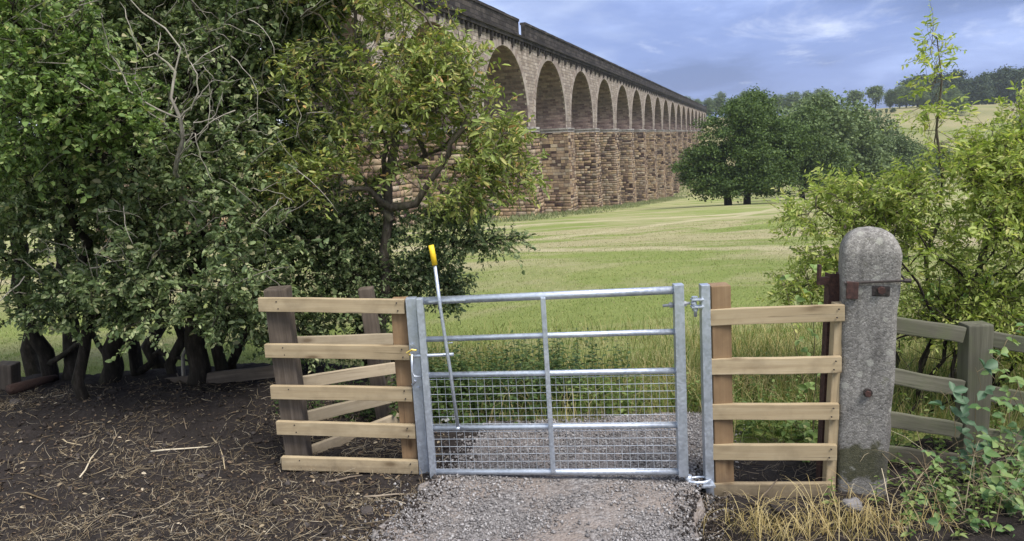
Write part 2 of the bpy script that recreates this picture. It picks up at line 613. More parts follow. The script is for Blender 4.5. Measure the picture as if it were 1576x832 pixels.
M['straw'] = rnd_mat('dry_straw', [(0, (0.13, 0.095, 0.055)), (0.4, (0.26, 0.20, 0.12)), (0.8, (0.40, 0.33, 0.22)), (1, (0.55, 0.48, 0.36))], 0.8)
M['stick'] = rnd_mat('broken_stick', [(0, (0.06, 0.045, 0.033)), (0.5, (0.14, 0.11, 0.08)), (1, (0.30, 0.25, 0.19))], 0.85)
M['deadleaf'] = rnd_mat('dead_leaf', [(0, (0.03, 0.022, 0.017)), (0.4, (0.075, 0.052, 0.036)), (0.75, (0.14, 0.10, 0.065)), (0.92, (0.25, 0.20, 0.13)), (1, (0.42, 0.36, 0.27))], 0.8)
M['redstick'] = rnd_mat('rotten_log', [(0, (0.05, 0.03, 0.023)), (1, (0.075, 0.045, 0.034))], 0.9, bumpn=40)
M['dead_grass'] = rnd_mat('yellow_dry_grass', [(0, (0.28, 0.20, 0.08)), (0.5, (0.46, 0.36, 0.16)), (1, (0.60, 0.50, 0.27))], 0.7, trans=0.3)
t = NT('grass_blade')
v = t.coord('World')
vb = t.n('ShaderNodeMapping', {'Vector': v, 'Scale': (0.055, 0.13, 0.0), 'Rotation': (0, 0, RAD(-16))}).outputs[0]
n2 = t.noise(vb, 1.0, 7, 0.66, 1.6)
r = t.rnd()
gc = t.ramp(r, [(0, (0.13, 0.18, 0.04)), (0.5, (0.215, 0.26, 0.072)), (0.85, (0.31, 0.32, 0.115)), (1, (0.44, 0.40, 0.21))])
sc_ = t.ramp(r, [(0, (0.26, 0.245, 0.11)), (0.5, (0.39, 0.35, 0.19)), (1, (0.52, 0.46, 0.28))])
c = t.mix(t.ramp(n2, [(0.44, 0.0), (0.57, 0.9)]), gc, sc_)
c = t.mix(track_mask(t, v), c, t.ramp(r, [(0, (0.34, 0.30, 0.17)), (1, (0.54, 0.475, 0.31))]))
t.fin(c, 0.7, spec=0.2)
tr = t.n('ShaderNodeBsdfTranslucent', {'Color': c})
t.t.links.new(t.n('ShaderNodeMixShader', {0: 0.3, 1: t.b.outputs[0], 2: tr.outputs[0]}).outputs[0], t.out.inputs['Surface'])
M['grass'] = t.m
M['tall_grass'] = rnd_mat('tall_seeding_grass', [(0, (0.08, 0.135, 0.03)), (0.35, (0.15, 0.20, 0.055)), (0.6, (0.29, 0.27, 0.11)), (1, (0.45, 0.37, 0.19))], 0.7, trans=0.3)
M['weed'] = rnd_mat('weed_leaf', [(0, (0.030, 0.058, 0.018)), (0.5, (0.058, 0.10, 0.030)), (1, (0.12, 0.165, 0.055))], 0.55, 0.3, trans=0.3)
M['leaf_haw'] = rnd_mat('hawthorn_leaf', [(0, (0.065, 0.100, 0.041)), (0.4, (0.131, 0.183, 0.072)), (0.75, (0.224, 0.281, 0.124)), (0.92, (0.325, 0.372, 0.183)), (1, (0.432, 0.395, 0.238))], 0.5, 0.35, trans=0.28)
M['leaf_hawl'] = rnd_mat('hawthorn_new_leaf', [(0, (0.081, 0.138, 0.035)), (0.45, (0.150, 0.231, 0.062)), (0.85, (0.237, 0.325, 0.100)), (1, (0.375, 0.375, 0.163))], 0.5, 0.35, trans=0.3)
M['leaf_eld'] = rnd_mat('elder_leaf', [(0, (0.127, 0.171, 0.039)), (0.4, (0.223, 0.283, 0.072)), (0.8, (0.336, 0.372, 0.105)), (0.95, (0.447, 0.387, 0.140)), (1, (0.536, 0.312, 0.140))], 0.5, 0.35, trans=0.3)
M['leaf_ash'] = rnd_mat('yellow_green_leaf', [(0, (0.170, 0.230, 0.045)), (0.4, (0.296, 0.369, 0.084)), (0.8, (0.435, 0.484, 0.140)), (1, (0.532, 0.496, 0.190))], 0.5, 0.35, trans=0.42)
M['leaf_bram'] = rnd_mat('bramble_leaf', [(0, (0.05, 0.11, 0.035)), (0.5, (0.10, 0.18, 0.055)), (1, (0.20, 0.27, 0.09))], 0.5, 0.35, trans=0.25)
M['leaf_glau'] = rnd_mat('blue_green_leaf', [(0, (0.06, 0.12, 0.065)), (1, (0.12, 0.20, 0.11))], 0.5, 0.35, trans=0.25)
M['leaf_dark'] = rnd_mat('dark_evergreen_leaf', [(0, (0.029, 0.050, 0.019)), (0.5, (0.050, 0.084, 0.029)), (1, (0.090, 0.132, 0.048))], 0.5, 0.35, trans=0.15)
M['weed_l'] = rnd_mat('pale_weed_leaf', [(0, (0.07, 0.12, 0.028)), (0.5, (0.13, 0.19, 0.05)), (1, (0.22, 0.27, 0.09))], 0.55, 0.3, trans=0.3)
M['cane'] = rnd_mat('bramble_cane', [(0, (0.10, 0.085, 0.05)), (1, (0.22, 0.17, 0.10))], 0.7)
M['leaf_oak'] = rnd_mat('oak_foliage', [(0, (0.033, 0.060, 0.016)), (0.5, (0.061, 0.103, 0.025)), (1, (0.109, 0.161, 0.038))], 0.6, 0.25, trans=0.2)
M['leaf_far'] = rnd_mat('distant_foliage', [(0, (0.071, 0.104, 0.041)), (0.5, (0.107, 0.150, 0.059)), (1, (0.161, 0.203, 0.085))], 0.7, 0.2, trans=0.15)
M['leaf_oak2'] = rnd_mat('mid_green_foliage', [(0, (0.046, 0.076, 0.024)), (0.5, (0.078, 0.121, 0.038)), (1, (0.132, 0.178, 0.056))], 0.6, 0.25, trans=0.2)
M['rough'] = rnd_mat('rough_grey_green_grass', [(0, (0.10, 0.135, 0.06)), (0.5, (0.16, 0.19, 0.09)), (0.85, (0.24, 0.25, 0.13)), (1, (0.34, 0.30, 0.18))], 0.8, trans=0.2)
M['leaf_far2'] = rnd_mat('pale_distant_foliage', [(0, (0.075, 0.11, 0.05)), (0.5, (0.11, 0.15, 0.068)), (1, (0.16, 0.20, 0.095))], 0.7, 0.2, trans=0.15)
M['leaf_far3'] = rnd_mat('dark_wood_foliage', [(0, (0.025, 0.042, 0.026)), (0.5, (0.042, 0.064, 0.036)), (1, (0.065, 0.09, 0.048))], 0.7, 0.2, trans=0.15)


def bark(name, a, b, c_):
    t = NT(name)
    v = t.coord('World')
    n = t.noise(t.n('ShaderNodeMapping', {'Vector': v, 'Scale': (30, 30, 8)}).outputs[0], 1.0, 6, 0.65)
    g = t.noise(v, 9, 4)
    col = t.ramp(n, [(0.3, a), (0.52, b), (0.75, c_)])
    t.bump(n, 0.8, 0.012)
    return t.fin(t.mix(t.ramp(g, [(0.5, 0.0), (0.75, 0.5)]), col, (b[0] * 0.9, b[1] * 1.15, b[2] * 0.7)), 0.9, spec=0.15)


M['bark'] = bark('dark_bark', (0.012, 0.010, 0.008), (0.028, 0.023, 0.018), (0.065, 0.055, 0.043))
M['bark_eld'] = bark('grey_brown_bark', (0.05, 0.042, 0.032), (0.11, 0.092, 0.07), (0.19, 0.165, 0.13))
M['bark_dead'] = bark('bleached_grey_bark', (0.15, 0.135, 0.11), (0.27, 0.245, 0.205), (0.40, 0.37, 0.32))

# viaduct stone
t = NT('pier_stone')
r = t.rnd()
v = t.coord('World')
c = t.ramp(r, [(0, (0.045, 0.028, 0.026)), (0.14, (0.085, 0.052, 0.043)), (0.26, (0.20, 0.135, 0.095)), (0.5, (0.30, 0.215, 0.145)), (0.72, (0.40, 0.285, 0.165)), (0.88, (0.34, 0.275, 0.21)), (1, (0.46, 0.37, 0.26))])
big = t.noise(v, 0.22, 5, 0.6)
c = t.mix(t.ramp(big, [(0.45, 0.0), (0.7, 0.6)]), c, (0.13, 0.10, 0.085))
lime = t.noise(t.n('ShaderNodeMapping', {'Vector': v, 'Scale': (0.8, 0.8, 0.07)}).outputs[0], 1.0, 6, 0.65)
c = t.mix(t.ramp(lime, [(0.55, 0.0), (0.7, 0.5)]), c, (0.075, 0.062, 0.055))
c = t.mix(t.ramp(lime, [(0.28, 0.4), (0.38, 0.0)]), c, (0.42, 0.38, 0.33))
fn = t.noise(v, 3.5, 6, 0.7)
c = t.mix(1.0, c, t.ramp(fn, [(0.25, (0.66, 0.66, 0.66)), (0.75, (1.2, 1.2, 1.2))]), 'MULTIPLY')
t.bump(fn, 0.8, 0.08)
M['pier_stone'] = t.fin(c, 0.93, spec=0.12)


def masonry(name, cols, mortar, w, h, axis, dirt=(0.10, 0.085, 0.08), msize=0.03):
    t = NT(name)
    v = t.coord('Object')
    s = t.n('ShaderNodeSeparateXYZ', {0: v})
    u = s.outputs[0] if axis == 'x' else (s.outputs[1] if axis == 'y' else t.math('ADD', s.outputs[0], s.outputs[1]))
    vec = t.n('ShaderNodeCombineXYZ', {0: u, 1: s.outputs[2], 2: 0.0}).outputs[0]
    b = t.n('ShaderNodeTexBrick', {'Vector': vec, 'Scale': 1.0, 'Mortar Size': msize, 'Brick Width': w, 'Row Height': h, 'Bias': 0.0,
                                   'Color1': (0, 0, 0), 'Color2': (1, 1, 1), 'Mortar': (0.5, 0.5, 0.5)})
    b.offset = 0.5
    c = t.ramp(t.n('ShaderNodeSeparateColor', {0: b.outputs[0]}).outputs[0], cols)
    c = t.mix(b.outputs['Fac'], c, mortar)
    n = t.noise(v, 0.35, 6, 0.62)
    c = t.mix(t.ramp(n, [(0.45, 0.0), (0.72, 0.7)]), c, dirt)
    sk = t.noise(t.n('ShaderNodeMapping', {'Vector': v, 'Scale': (1.0, 1.0, 0.09)}).outputs[0], 0.9, 6, 0.65)
    c = t.mix(t.ramp(sk, [(0.5, 0.0), (0.68, 0.55)]), c, dirt)
    f = t.noise(v, 3.0, 6, 0.7)
    c = t.mix(1.0, c, t.ramp(f, [(0.25, (0.70, 0.70, 0.70)), (0.75, (1.18, 1.18, 1.18))]), 'MULTIPLY')
    t.bump(t.math('ADD', t.math('MULTIPLY', b.outputs['Fac'], -1.0), f), 0.8, 0.07)
    return t.fin(c, 0.93, spec=0.12)


M['spandrel'] = masonry('spandrel_masonry', [(0, (0.26, 0.21, 0.165)), (0.5, (0.37, 0.315, 0.255)), (1, (0.45, 0.39, 0.325))], (0.20, 0.17, 0.15), 1.1, 0.42, 'x', dirt=(0.16, 0.13, 0.115))
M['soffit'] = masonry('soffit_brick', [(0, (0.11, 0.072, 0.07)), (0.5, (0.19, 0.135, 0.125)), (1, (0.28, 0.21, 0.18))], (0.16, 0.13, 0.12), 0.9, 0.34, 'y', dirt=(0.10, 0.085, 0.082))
M['jamb'] = masonry('jamb_masonry', [(0, (0.20, 0.115, 0.10)), (0.5, (0.27, 0.19, 0.165)), (1, (0.36, 0.29, 0.25))], (0.18, 0.15, 0.135), 1.1, 0.42, 'y', dirt=(0.13, 0.105, 0.10))
M['parapet'] = masonry('sooty_parapet_stone', [(0, (0.032, 0.027, 0.025)), (0.5, (0.055, 0.048, 0.044)), (1, (0.095, 0.082, 0.072))], (0.03, 0.027, 0.025), 1.3, 0.5, 'x', dirt=(0.03, 0.027, 0.026))
M['joint'] = rnd_mat('dark_recessed_joint', [(0, (0.085, 0.068, 0.06)), (1, (0.10, 0.08, 0.07))], 0.95, 0.1)
M['impost'] = masonry('pale_impost_stone', [(0, (0.27, 0.245, 0.22)), (0.5, (0.37, 0.345, 0.315)), (1, (0.46, 0.43, 0.40))], (0.2, 0.18, 0.165), 1.2, 0.6, 'xy', dirt=(0.17, 0.15, 0.135))
M['iron_grey'] = rnd_mat('dull_zinc_iron', [(0, (0.20, 0.21, 0.23)), (1, (0.24, 0.25, 0.27))], 0.5, 0.4)
M['vous'] = rnd_mat('voussoir_stone', [(0, (0.21, 0.165, 0.14)), (0.5, (0.31, 0.265, 0.225)), (1, (0.41, 0.36, 0.31))], 0.93, 0.12, tint=(0.35, 1.5, (0.16, 0.13, 0.115), (0.38, 0.33, 0.28)))
M['plastic_bag'] = rnd_mat('scrap_of_plastic', [(0, (0.36, 0.37, 0.38)), (1, (0.45, 0.46, 0.47))], 0.5)

# ------------------------------------------------------------------ setting: ground
def grid_sheet(xs, ys, zf):
    X, Y = np.meshgrid(xs, ys)
    Z = zf(X, Y)
    n, m = len(ys), len(xs)
    v = np.stack([X, Y, Z], -1).reshape(-1, 3)
    i = np.arange(n * m).reshape(n, m)
    f = np.stack([i[:-1, :-1], i[:-1, 1:], i[1:, 1:], i[1:, :-1]], -1).reshape(-1, 4)
    return v, f


def fbm(x, y, s, seed=0.0, oct_=4):
    """cheap smooth noise on arrays"""
    out = np.zeros_like(x, float)
    a, tot = 1.0, 0.0
    for k in range(oct_):
        ph = seed * 1.7 + k * 12.9
        q = np.sin(x * s + ph + 1.7 * np.sin(y * s * 0.83 + ph * 1.3)) * np.cos(y * s * 1.1 - ph * 0.7 + 1.3 * np.sin(x * s * 0.71 + ph))
        out += a * q
        tot += a
        a *= 0.5
        s *= 2.07
    return out / tot


xs = np.unique(np.concatenate([np.linspace(-1100, -200, 21), np.linspace(-200, -30, 35), np.linspace(-30, 30, 121), np.linspace(30, 200, 35), np.linspace(200, 1100, 21)]))
ys = np.unique(np.concatenate([np.linspace(-60, 0, 13), np.linspace(0, 30, 76), np.linspace(30, 130, 80), np.linspace(130, 600, 95), np.linspace(600, 1300, 29)]))


def ground_z(X, Y):
    z = terr_np(X, Y) - 0.12 * (1 - sstep(4.7, 5.25, Y))
    return z + 0.05 * fbm(X, Y, 0.9, 3, 3) * sstep(7, 12, Y) * (1 - sstep(60, 120, Y)) - 0.05


v, f = grid_sheet(xs, ys, ground_z)
o = ob('ground', mesh_np(v, 4, f, True), M['meadow'])
o['kind'] = 'structure'

# gravel path through the gate: ragged-edged sheet
PATH_L = [(2.3, -1.35), (3.3, -0.86), (3.75, -0.80), (4.2, -0.62), (4.55, -0.50), (4.8, -0.36), (5.2, -0.30), (5.7, -0.2)]
PATH_R = [(2.3, 1.15), (3.3, 0.86), (3.75, 0.93), (4.2, 1.10), (4.7, 1.32), (5.2, 1.5), (5.7, 1.6)]


def path_edges(y):
    l = np.interp(y, [p[0] for p in PATH_L], [p[1] for p in PATH_L])
    r = np.interp(y, [p[0] for p in PATH_R], [p[1] for p in PATH_R])
    return l, r


ys = np.linspace(1.6, 5.3, 150)
ts = np.linspace(0, 1, 90)
L_, R_ = path_edges(ys)
L_ = L_ + 0.10 * fbm(ys, ys * 0, 7, 1); R_ = R_ + 0.08 * fbm(ys, ys * 0, 7, 5)
X = L_[:, None] * (1 - ts) + R_[:, None] * ts
Y = np.repeat(ys[:, None], 90, 1) + (0.12 * fbm(X, X * 0, 4, 8)) * (ys[:, None] > 5.0)
edge = np.minimum(ts, 1 - ts)[None, :]
Z = terr_np(X, Y) + 0.012 + 0.012 * fbm(X, Y, 3.1, 2) + 0.006 * fbm(X, Y, 17, 4) - 0.07 * (edge < 0.006)
i = np.arange(150 * 90).reshape(150, 90)
f = np.stack([i[:-1, :-1], i[:-1, 1:], i[1:, 1:], i[1:, :-1]], -1).reshape(-1, 4)
path = ob('gravel_path', mesh_np(np.stack([X, Y, Z], -1).reshape(-1, 3), 4, f, True), M['gravel_bed'])
path['kind'] = 'structure'


def soil_l_z(X, Y):
    b = 0.16 * sstep(4.9, 5.9, Y) * sstep(-0.9, -2.0, X) if False else 0.17 * sstep(4.7, 5.9, Y) * (1 - sstep(-2.0, -1.2, X)) * (1 - sstep(6.6, 7.4, Y))
    return terr_np(X, Y) + 0.002 + b + 0.035 * fbm(X, Y, 3.3, 6) + 0.022 * fbm(X, Y, 11, 7) + 0.010 * fbm(X, Y, 33, 9)


xs = np.linspace(-6.5, 0.05, 260); ys = np.linspace(1.6, 7.3, 240)
v, f = grid_sheet(xs, ys, lambda X, Y: soil_l_z(X, Y) - 0.12 * sstep(0.0, 0.14, X - path_edges(Y)[0]) - 0.25 * sstep(6.9, 7.3, Y) - 0.15 * sstep(5.2, 5.7, Y) * sstep(-1.0, -0.5, X))
o = ob('bare_soil', mesh_np(v, 4, f, True), M['soil'])
o['kind'] = 'structure'


def soil_r_z(X, Y):
    return terr_np(X, Y) - 0.075 + 0.03 * fbm(X, Y, 4, 16) + 0.02 * fbm(X, Y, 13, 17)


xs = np.linspace(0.95, 4.6, 150); ys = np.linspace(1.6, 5.1, 150)
v, f = grid_sheet(xs, ys, lambda X, Y: soil_r_z(X, Y) - 0.1 * (1 - sstep(1.02, 1.22, X + 0.05 * fbm(X, Y, 6, 3) - 0.12 * sstep(4.2, 5.2, Y))) - 0.15 * sstep(4.75 , 5.0, Y + 0.1 * fbm(X, Y, 5, 2)))
o = ob('soil_verge', mesh_np(v, 4, f, True), M['soil'])
o['kind'] = 'structure'

rng = np.random.default_rng(11)
random.seed(4)


def rand_rot(n, rng):
    q = rng.normal(size=(n, 4)); q /= np.linalg.norm(q, axis=1)[:, None]
    w, x, y, z = q.T
    return np.stack([np.stack([1 - 2 * (y * y + z * z), 2 * (x * y - z * w), 2 * (x * z + y * w)], -1),
                     np.stack([2 * (x * y + z * w), 1 - 2 * (x * x + z * z), 2 * (y * z - x * w)], -1),
                     np.stack([2 * (x * z - y * w), 2 * (y * z + x * w), 1 - 2 * (x * x + y * y)], -1)], 1)


OCT_V = np.array([(1, 0, 0), (-1, 0, 0), (0, 1, 0), (0, -1, 0), (0, 0, 1), (0, 0, -1)], float)
OCT_F = np.array([(0, 2, 4), (2, 1, 4), (1, 3, 4), (3, 0, 4), (2, 0, 5), (1, 2, 5), (3, 1, 5), (0, 3, 5)])
CUB_V = np.array([(x, y, z) for x in (-1, 1) for y in (-1, 1) for z in (-1, 1)], float) * 0.72
CUB_F = np.array([(0, 1, 3, 2), (4, 6, 7, 5), (0, 4, 5, 1), (2, 3, 7, 6), (0, 2, 6, 4), (1, 5, 7, 3)])


def chips(pos, size, rng, flat=0.65, cube=True):
    """angular stones as one mesh"""
    V, F = (CUB_V, CUB_F) if cube else (OCT_V, OCT_F)
    n = len(pos)
    s = size[:, None] * rng.uniform(0.6, 1.25, (n, 3)) * np.array([1, 0.85, flat])
    v = V[None] * s[:, None, :] * rng.uniform(0.7, 1.25, (n, len(V), 1))
    R = rand_rot(n, rng)
    v = np.einsum('nij,nkj->nki', R, v) + pos[:, None, :]
    f = F[None] + (np.arange(n) * len(V))[:, None, None]
    return v.reshape(-1, 3), f.reshape(-1, F.shape[1])


# loose gravel
n = 42000
y = 3.0 + (5.3 - 3.0) * rng.random(n) ** 1.2
l, r = path_edges(y)
x = l - 0.28 + (r - l + 0.46) * rng.random(n)
e = np.minimum(x - l, r - x)
keep = (rng.random(n) < np.where(e < 0, 0.55 * np.exp(e / 0.09), 0.9)) & (fbm(x, y, 1.9, 5) + 0.55 * rng.random(n) > -0.12)
x, y = x[keep], y[keep]
sz = 0.0035 + 0.0085 * rng.random(len(x)) ** 3.2
z = terr_np(x, y) + 0.014 + 0.012 * fbm(x, y, 3.1, 2) + sz * 0.3
l, r = path_edges(y)
z = np.where(x > r - 0.02, soil_r_z(x, y) + sz * 0.3, z)
z = np.where(x < l + 0.01, soil_l_z(x, y) + sz * 0.3, z)
v, f = chips(np.stack([x, y, z], -1), sz, rng)
g = ob('loose_gravel', mesh_np(v, 4, f), M['stone'])
g['kind'] = 'stuff'
tag(g, 'loose pinkish grey crushed gravel strewn over the path', 'gravel')

# ------------------------------------------------------------------ leaves, blades, branches (vectorised builders)
def unit(a):
    return a / np.maximum(np.linalg.norm(a, axis=-1, keepdims=True), 1e-9)


def leaf_arrays(pos, axis, nrm, L, W, fold=0.18, droop=0.12):
    """pointed leaf of two folded quads: base, r1, r2, tip, l2, l1"""
    axis = unit(axis)
    side = unit(np.cross(axis, nrm))
    up = np.cross(side, axis)
    L = L[:, None]; W = W[:, None]
    b = pos
    tip = pos + axis * L - up * L * droop
    m1 = pos + axis * L * 0.32; m2 = pos + axis * L * 0.68 - up * L * droop * 0.4
    lift = up * W * fold
    v = np.stack([b, m1 + side * W * 0.42 + lift, m2 + side * W * 0.40 + lift, tip, m2 - side * W * 0.40 + lift, m1 - side * W * 0.42 + lift], 1)
    k = (np.arange(len(pos)) * 6)[:, None]
    f = np.stack([k + np.array([[0, 1, 2, 3]]), k + np.array([[0, 3, 4, 5]])], 1).reshape(-1, 4)
    return v.reshape(-1, 3), f


def quads(pos, nrm, size, rng):
    """irregular foliage tufts for far trees: bent kite shapes"""
    n = len(pos)
    t = unit(np.cross(nrm, rng.normal(size=(n, 3))))
    b = np.cross(nrm, t)
    s = size[:, None]
    v = np.stack([pos - t * s * rng.uniform(0.6, 1.1, (n, 1)), pos + b * s * rng.uniform(0.3, 0.8, (n, 1)) + nrm * s * 0.25,
                  pos + t * s * rng.uniform(0.6, 1.1, (n, 1)), pos - b * s * rng.uniform(0.3, 0.8, (n, 1)) + nrm * s * 0.2], 1)
    f = (np.arange(n) * 4)[:, None] + np.arange(4)[None]
    return v.reshape(-1, 3), f


def blades(base, h, w, lean, rng):
    n = len(base)
    a = rng.random(n) * 2 * np.pi
    d = np.stack([np.cos(a), np.sin(a), np.zeros(n)], -1)
    fa = rng.random(n) * 2 * np.pi
    s = np.stack([np.cos(fa), np.sin(fa), np.zeros(n)], -1) * w[:, None]
    up = np.array([0, 0, 1.0])
    m = base + up * h[:, None] * 0.55 + d * (h * lean * 0.3)[:, None]
    tip = base + up * (h * (1 - 0.35 * lean))[:, None] + d * (h * lean)[:, None]
    v = np.stack([base - s, base + s, m + s * 0.75, m - s * 0.75, tip], 1).reshape(-1, 3)
    k = (np.arange(n) * 5)[:, None]
    idx = np.concatenate([k + np.array([[0, 1, 2, 3]]), k + np.array([[3, 2, 4]])], 1)
    nper = np.tile([4, 3], n)
    return v, idx.ravel(), nper


def sticks(p0, p1, r, rng, mid=0.15):
    """thin three-sided twigs with a kink, one mesh"""
    n = len(p0)
    d = p1 - p0
    L = np.linalg.norm(d, axis=1)
    m = (p0 + p1) / 2 + rng.normal(size=(n, 3)) * (L * mid)[:, None] * np.array([1, 1, 0.5])
    t = unit(d)
    a = unit(np.cross(t, rng.normal(size=(n, 3))))
    b = np.cross(t, a)
    rings = []
    for c, k in ((p0, 1.0), (m, 0.85), (p1, 0.45)):
        for j in range(3):
            an = 2 * np.pi * j / 3
            rings.append(c + (a * np.cos(an) + b * np.sin(an)) * (r * k)[:, None])
    v = np.stack(rings, 1).reshape(-1, 3)
    q = []
    for s in (0, 3):
        for j in range(3):
            q.append([s + j, s + (j + 1) % 3, s + 3 + (j + 1) % 3, s + 3 + j])
    f = (np.arange(n) * 9)[:, None, None] + np.array(q)[None]
    return v, f.reshape(-1, 4)


class Tree:
    """grows limbs toward a cloud of points; gives wood mesh and twig ends"""

    def __init__(s, seed):
        s.rng = np.random.default_rng(seed)
        s.pos, s.par, s.pl, s.minr = [], [], [], []

    def stem(s, pts, r0, r1, n=10, parent=-1):
        pts = np.array([tuple(p) for p in pts], float)
        d = np.concatenate([[0], np.cumsum(np.linalg.norm(np.diff(pts, axis=0), axis=1))])
        tt = np.linspace(0, d[-1], n)
        q = np.stack([np.interp(tt, d, pts[:, k]) for k in range(3)], -1)
        q[1:] += s.rng.normal(size=(n - 1, 3)) * d[-1] / n * 0.13
        last = parent
        for i in range(n):
            if i == 0 and parent >= 0:
                continue
            s.pos.append(q[i]); s.par.append(last)
            s.pl.append(0 if last < 0 else s.pl[last] + d[-1] / n * 0.5)
            s.minr.append(r0 + (r1 - r0) * i / (n - 1))
            last = len(s.pos) - 1
        return last

    def grow(s, att, step, alpha=0.3, wiggle=0.16, tip=0.0025, lift=0.1, power=2.3):
        rng = s.rng
        core = np.array(s.pos)
        att = np.asarray(att)
        dd = np.min(np.linalg.norm(att[:, None] - core[None], axis=2), axis=1)
        att = att[np.argsort(dd)]
        cap = len(s.pos) + len(att) * 12
        Pm = np.zeros((cap, 3)); Pm[:len(core)] = core
        Lm = np.zeros(cap); Lm[:len(core)] = s.pl
        n = len(core)
        ends = []
        par = s.par
        first = max(1, int(n * 0.25))
        for p in att:
            cost = np.linalg.norm(Pm[first:n] - p, axis=1) + alpha * Lm[first:n]
            k = int(np.argmin(cost)) + first
            a = Pm[k].copy()
            d = np.linalg.norm(p - a)
            m = int(min(10, max(1, round(d / step))))
            last = k
            midoff = rng.normal(size=3) * d * wiggle + np.array([0, 0, lift * d])
            for j in range(1, m + 1):
                t = j / m
                q = a + (p - a) * t + midoff * 4 * t * (1 - t) * 0.5 + (rng.normal(size=3) * step * 0.09 if j < m else 0)
                Pm[n] = q
                Lm[n] = Lm[last] + d / m
                par.append(last); s.minr.append(0)
                last = n
                n += 1
            ends.append(last)
        s.P = Pm[:n]
        acc = np.zeros(n)
        r = np.zeros(n)
        for i in range(n - 1, -1, -1):
            r[i] = max(acc[i] ** (1 / power) if acc[i] > 0 else tip, s.minr[i])
            if par[i] >= 0:
                acc[par[i]] += min(r[i], 0.5) ** power
        for i in range(n):                      # never thicker than what it grows from
            if par[i] >= 0:
                r[i] = min(r[i], r[par[i]])
        s.r = r
        s.ends = np.array(ends)
        return s

    def wood(s, sides=(9, 5, 3), thick=(0.03, 0.008), rmax=1e9):
        n = len(s.P)
        kids = [[] for _ in range(n)]
        roots = []
        for i, p in enumerate(s.par):
            (kids[p] if p >= 0 else roots).append(i)
        V, F = [], []
        nv = 0
        stack = [(r0, None) for r0 in roots]
        while stack:
            st, pre = stack.pop()
            chain = [] if pre is None else [pre]
            cur = st
            while True:
                chain.append(cur)
                ks = kids[cur]
                if not ks:
                    break
                ks = sorted(ks, key=lambda q: -s.r[q])
                for k in ks[1:]:
                    stack.append((k, cur))
                cur = ks[0]
            pts = s.P[chain]
            rr = s.r[chain].copy()
            if pre is not None:
                rr[0] = rr[1] if len(rr) > 1 else rr[0]
            if len(chain) < 2:
                continue
            rr[-1] *= 0.5
            m = sides[0] if rr.max() > thick[0] else (sides[1] if rr.max() > thick[1] else sides[2])
            tg = unit(np.gradient(pts, axis=0))
            up = np.cross(tg[0], [0.3, 0.9, 0.2]); up /= max(np.linalg.norm(up), 1e-6)
            an = 2 * np.pi * np.arange(m) / m
            for i in range(len(pts)):
                up = up - tg[i] * up.dot(tg[i]); up /= max(np.linalg.norm(up), 1e-6)
                w = np.cross(tg[i], up)
                V.append(pts[i] + (np.cos(an)[:, None] * up + np.sin(an)[:, None] * w) * rr[i])
            a = (np.arange(len(pts) - 1) * m)[:, None] + np.arange(m)[None]
            b = (np.arange(len(pts) - 1) * m)[:, None] + ((np.arange(m) + 1) % m)[None]
            F.append(np.stack([a, b, b + m, a + m], -1).reshape(-1, 4) + nv)
            nv += len(pts) * m
        return mesh_np(np.concatenate(V), 4, np.concatenate(F), True)


def blob_points(blobs, n, rng, shell=0.55, gap=0.9, gscale=1.0, seed=0.0):
    """points spread through a union of ellipsoids, mostly toward the outside, with holes"""
    out = []
    vol = np.array([b[1][0] * b[1][1] * b[1][2] for b in blobs]) ** 0.75
    vol = vol / vol.sum()
    while len(out) < n:
        k = rng.choice(len(blobs), p=vol)
        c, rad = blobs[k]
        d = rng.normal(size=3); d /= np.linalg.norm(d)
        rr = rng.random() ** shell
        p = np.array(tuple(c)) + d * rr * np.array(rad) * (1 + 0.16 * mnoise.noise(tuple(d * 2.2 + seed)))
        if mnoise.noise(tuple(p * gscale + seed * 3.1)) > gap - 1.0 + 0.35:
            if rng.random() < 0.85:
                continue
        out.append(p)
    return np.array(out)


def spray_leaves(ends, outdir, rng, twigs, tlen, per, L, Wr, flat=0.55, droop=0.12, upb=0.8, tip_bias=0.3):
    """twigs at every branch end with leaves set along both sides; returns leaf frames and twig segments"""
    n = len(ends)
    base = np.repeat(ends, twigs, 0)
    od = np.repeat(outdir, twigs, 0)
    d = unit(od * 0.7 + rng.normal(size=(n * twigs, 3)) * 0.75 + np.array([0, 0, 0.12]))
    tl = tlen * rng.uniform(0.45, 1.3, n * twigs)
    tip = base + d * tl[:, None] - np.array([0, 0, 1.0]) * (tl * droop)[:, None]
    up = unit(rng.normal(size=(n * twigs, 3)) * flat + np.array([0, 0, 1.0]) * upb)
    side = unit(np.cross(d, up))
    t = (np.arange(per) + rng.random((n * twigs, per))) / per
    t = tip_bias + (1 - tip_bias) * t
    pos = base[:, None] + (tip - base)[:, None] * t[..., None]
    sg = np.where(np.arange(per) % 2 == 0, 1.0, -1.0)[None, :, None]
    ax = d[:, None] * 0.55 + side[:, None] * sg * 0.9 + rng.normal(size=(n * twigs, per, 3)) * 0.35 - np.array([0, 0, 0.15])
    nr = up[:, None] + rng.normal(size=(n * twigs, per, 3)) * flat
    N = n * twigs * per
    LL = L * (0.5 + 1.0 * rng.random(N) ** 1.4) * np.repeat(rng.uniform(0.75, 1.3, n * twigs), per)
    return pos.reshape(-1, 3), ax.reshape(-1, 3), unit(nr.reshape(-1, 3)), LL, LL * Wr * rng.uniform(0.8, 1.2, N), (base, tip)


UNIT_LEAF = {}


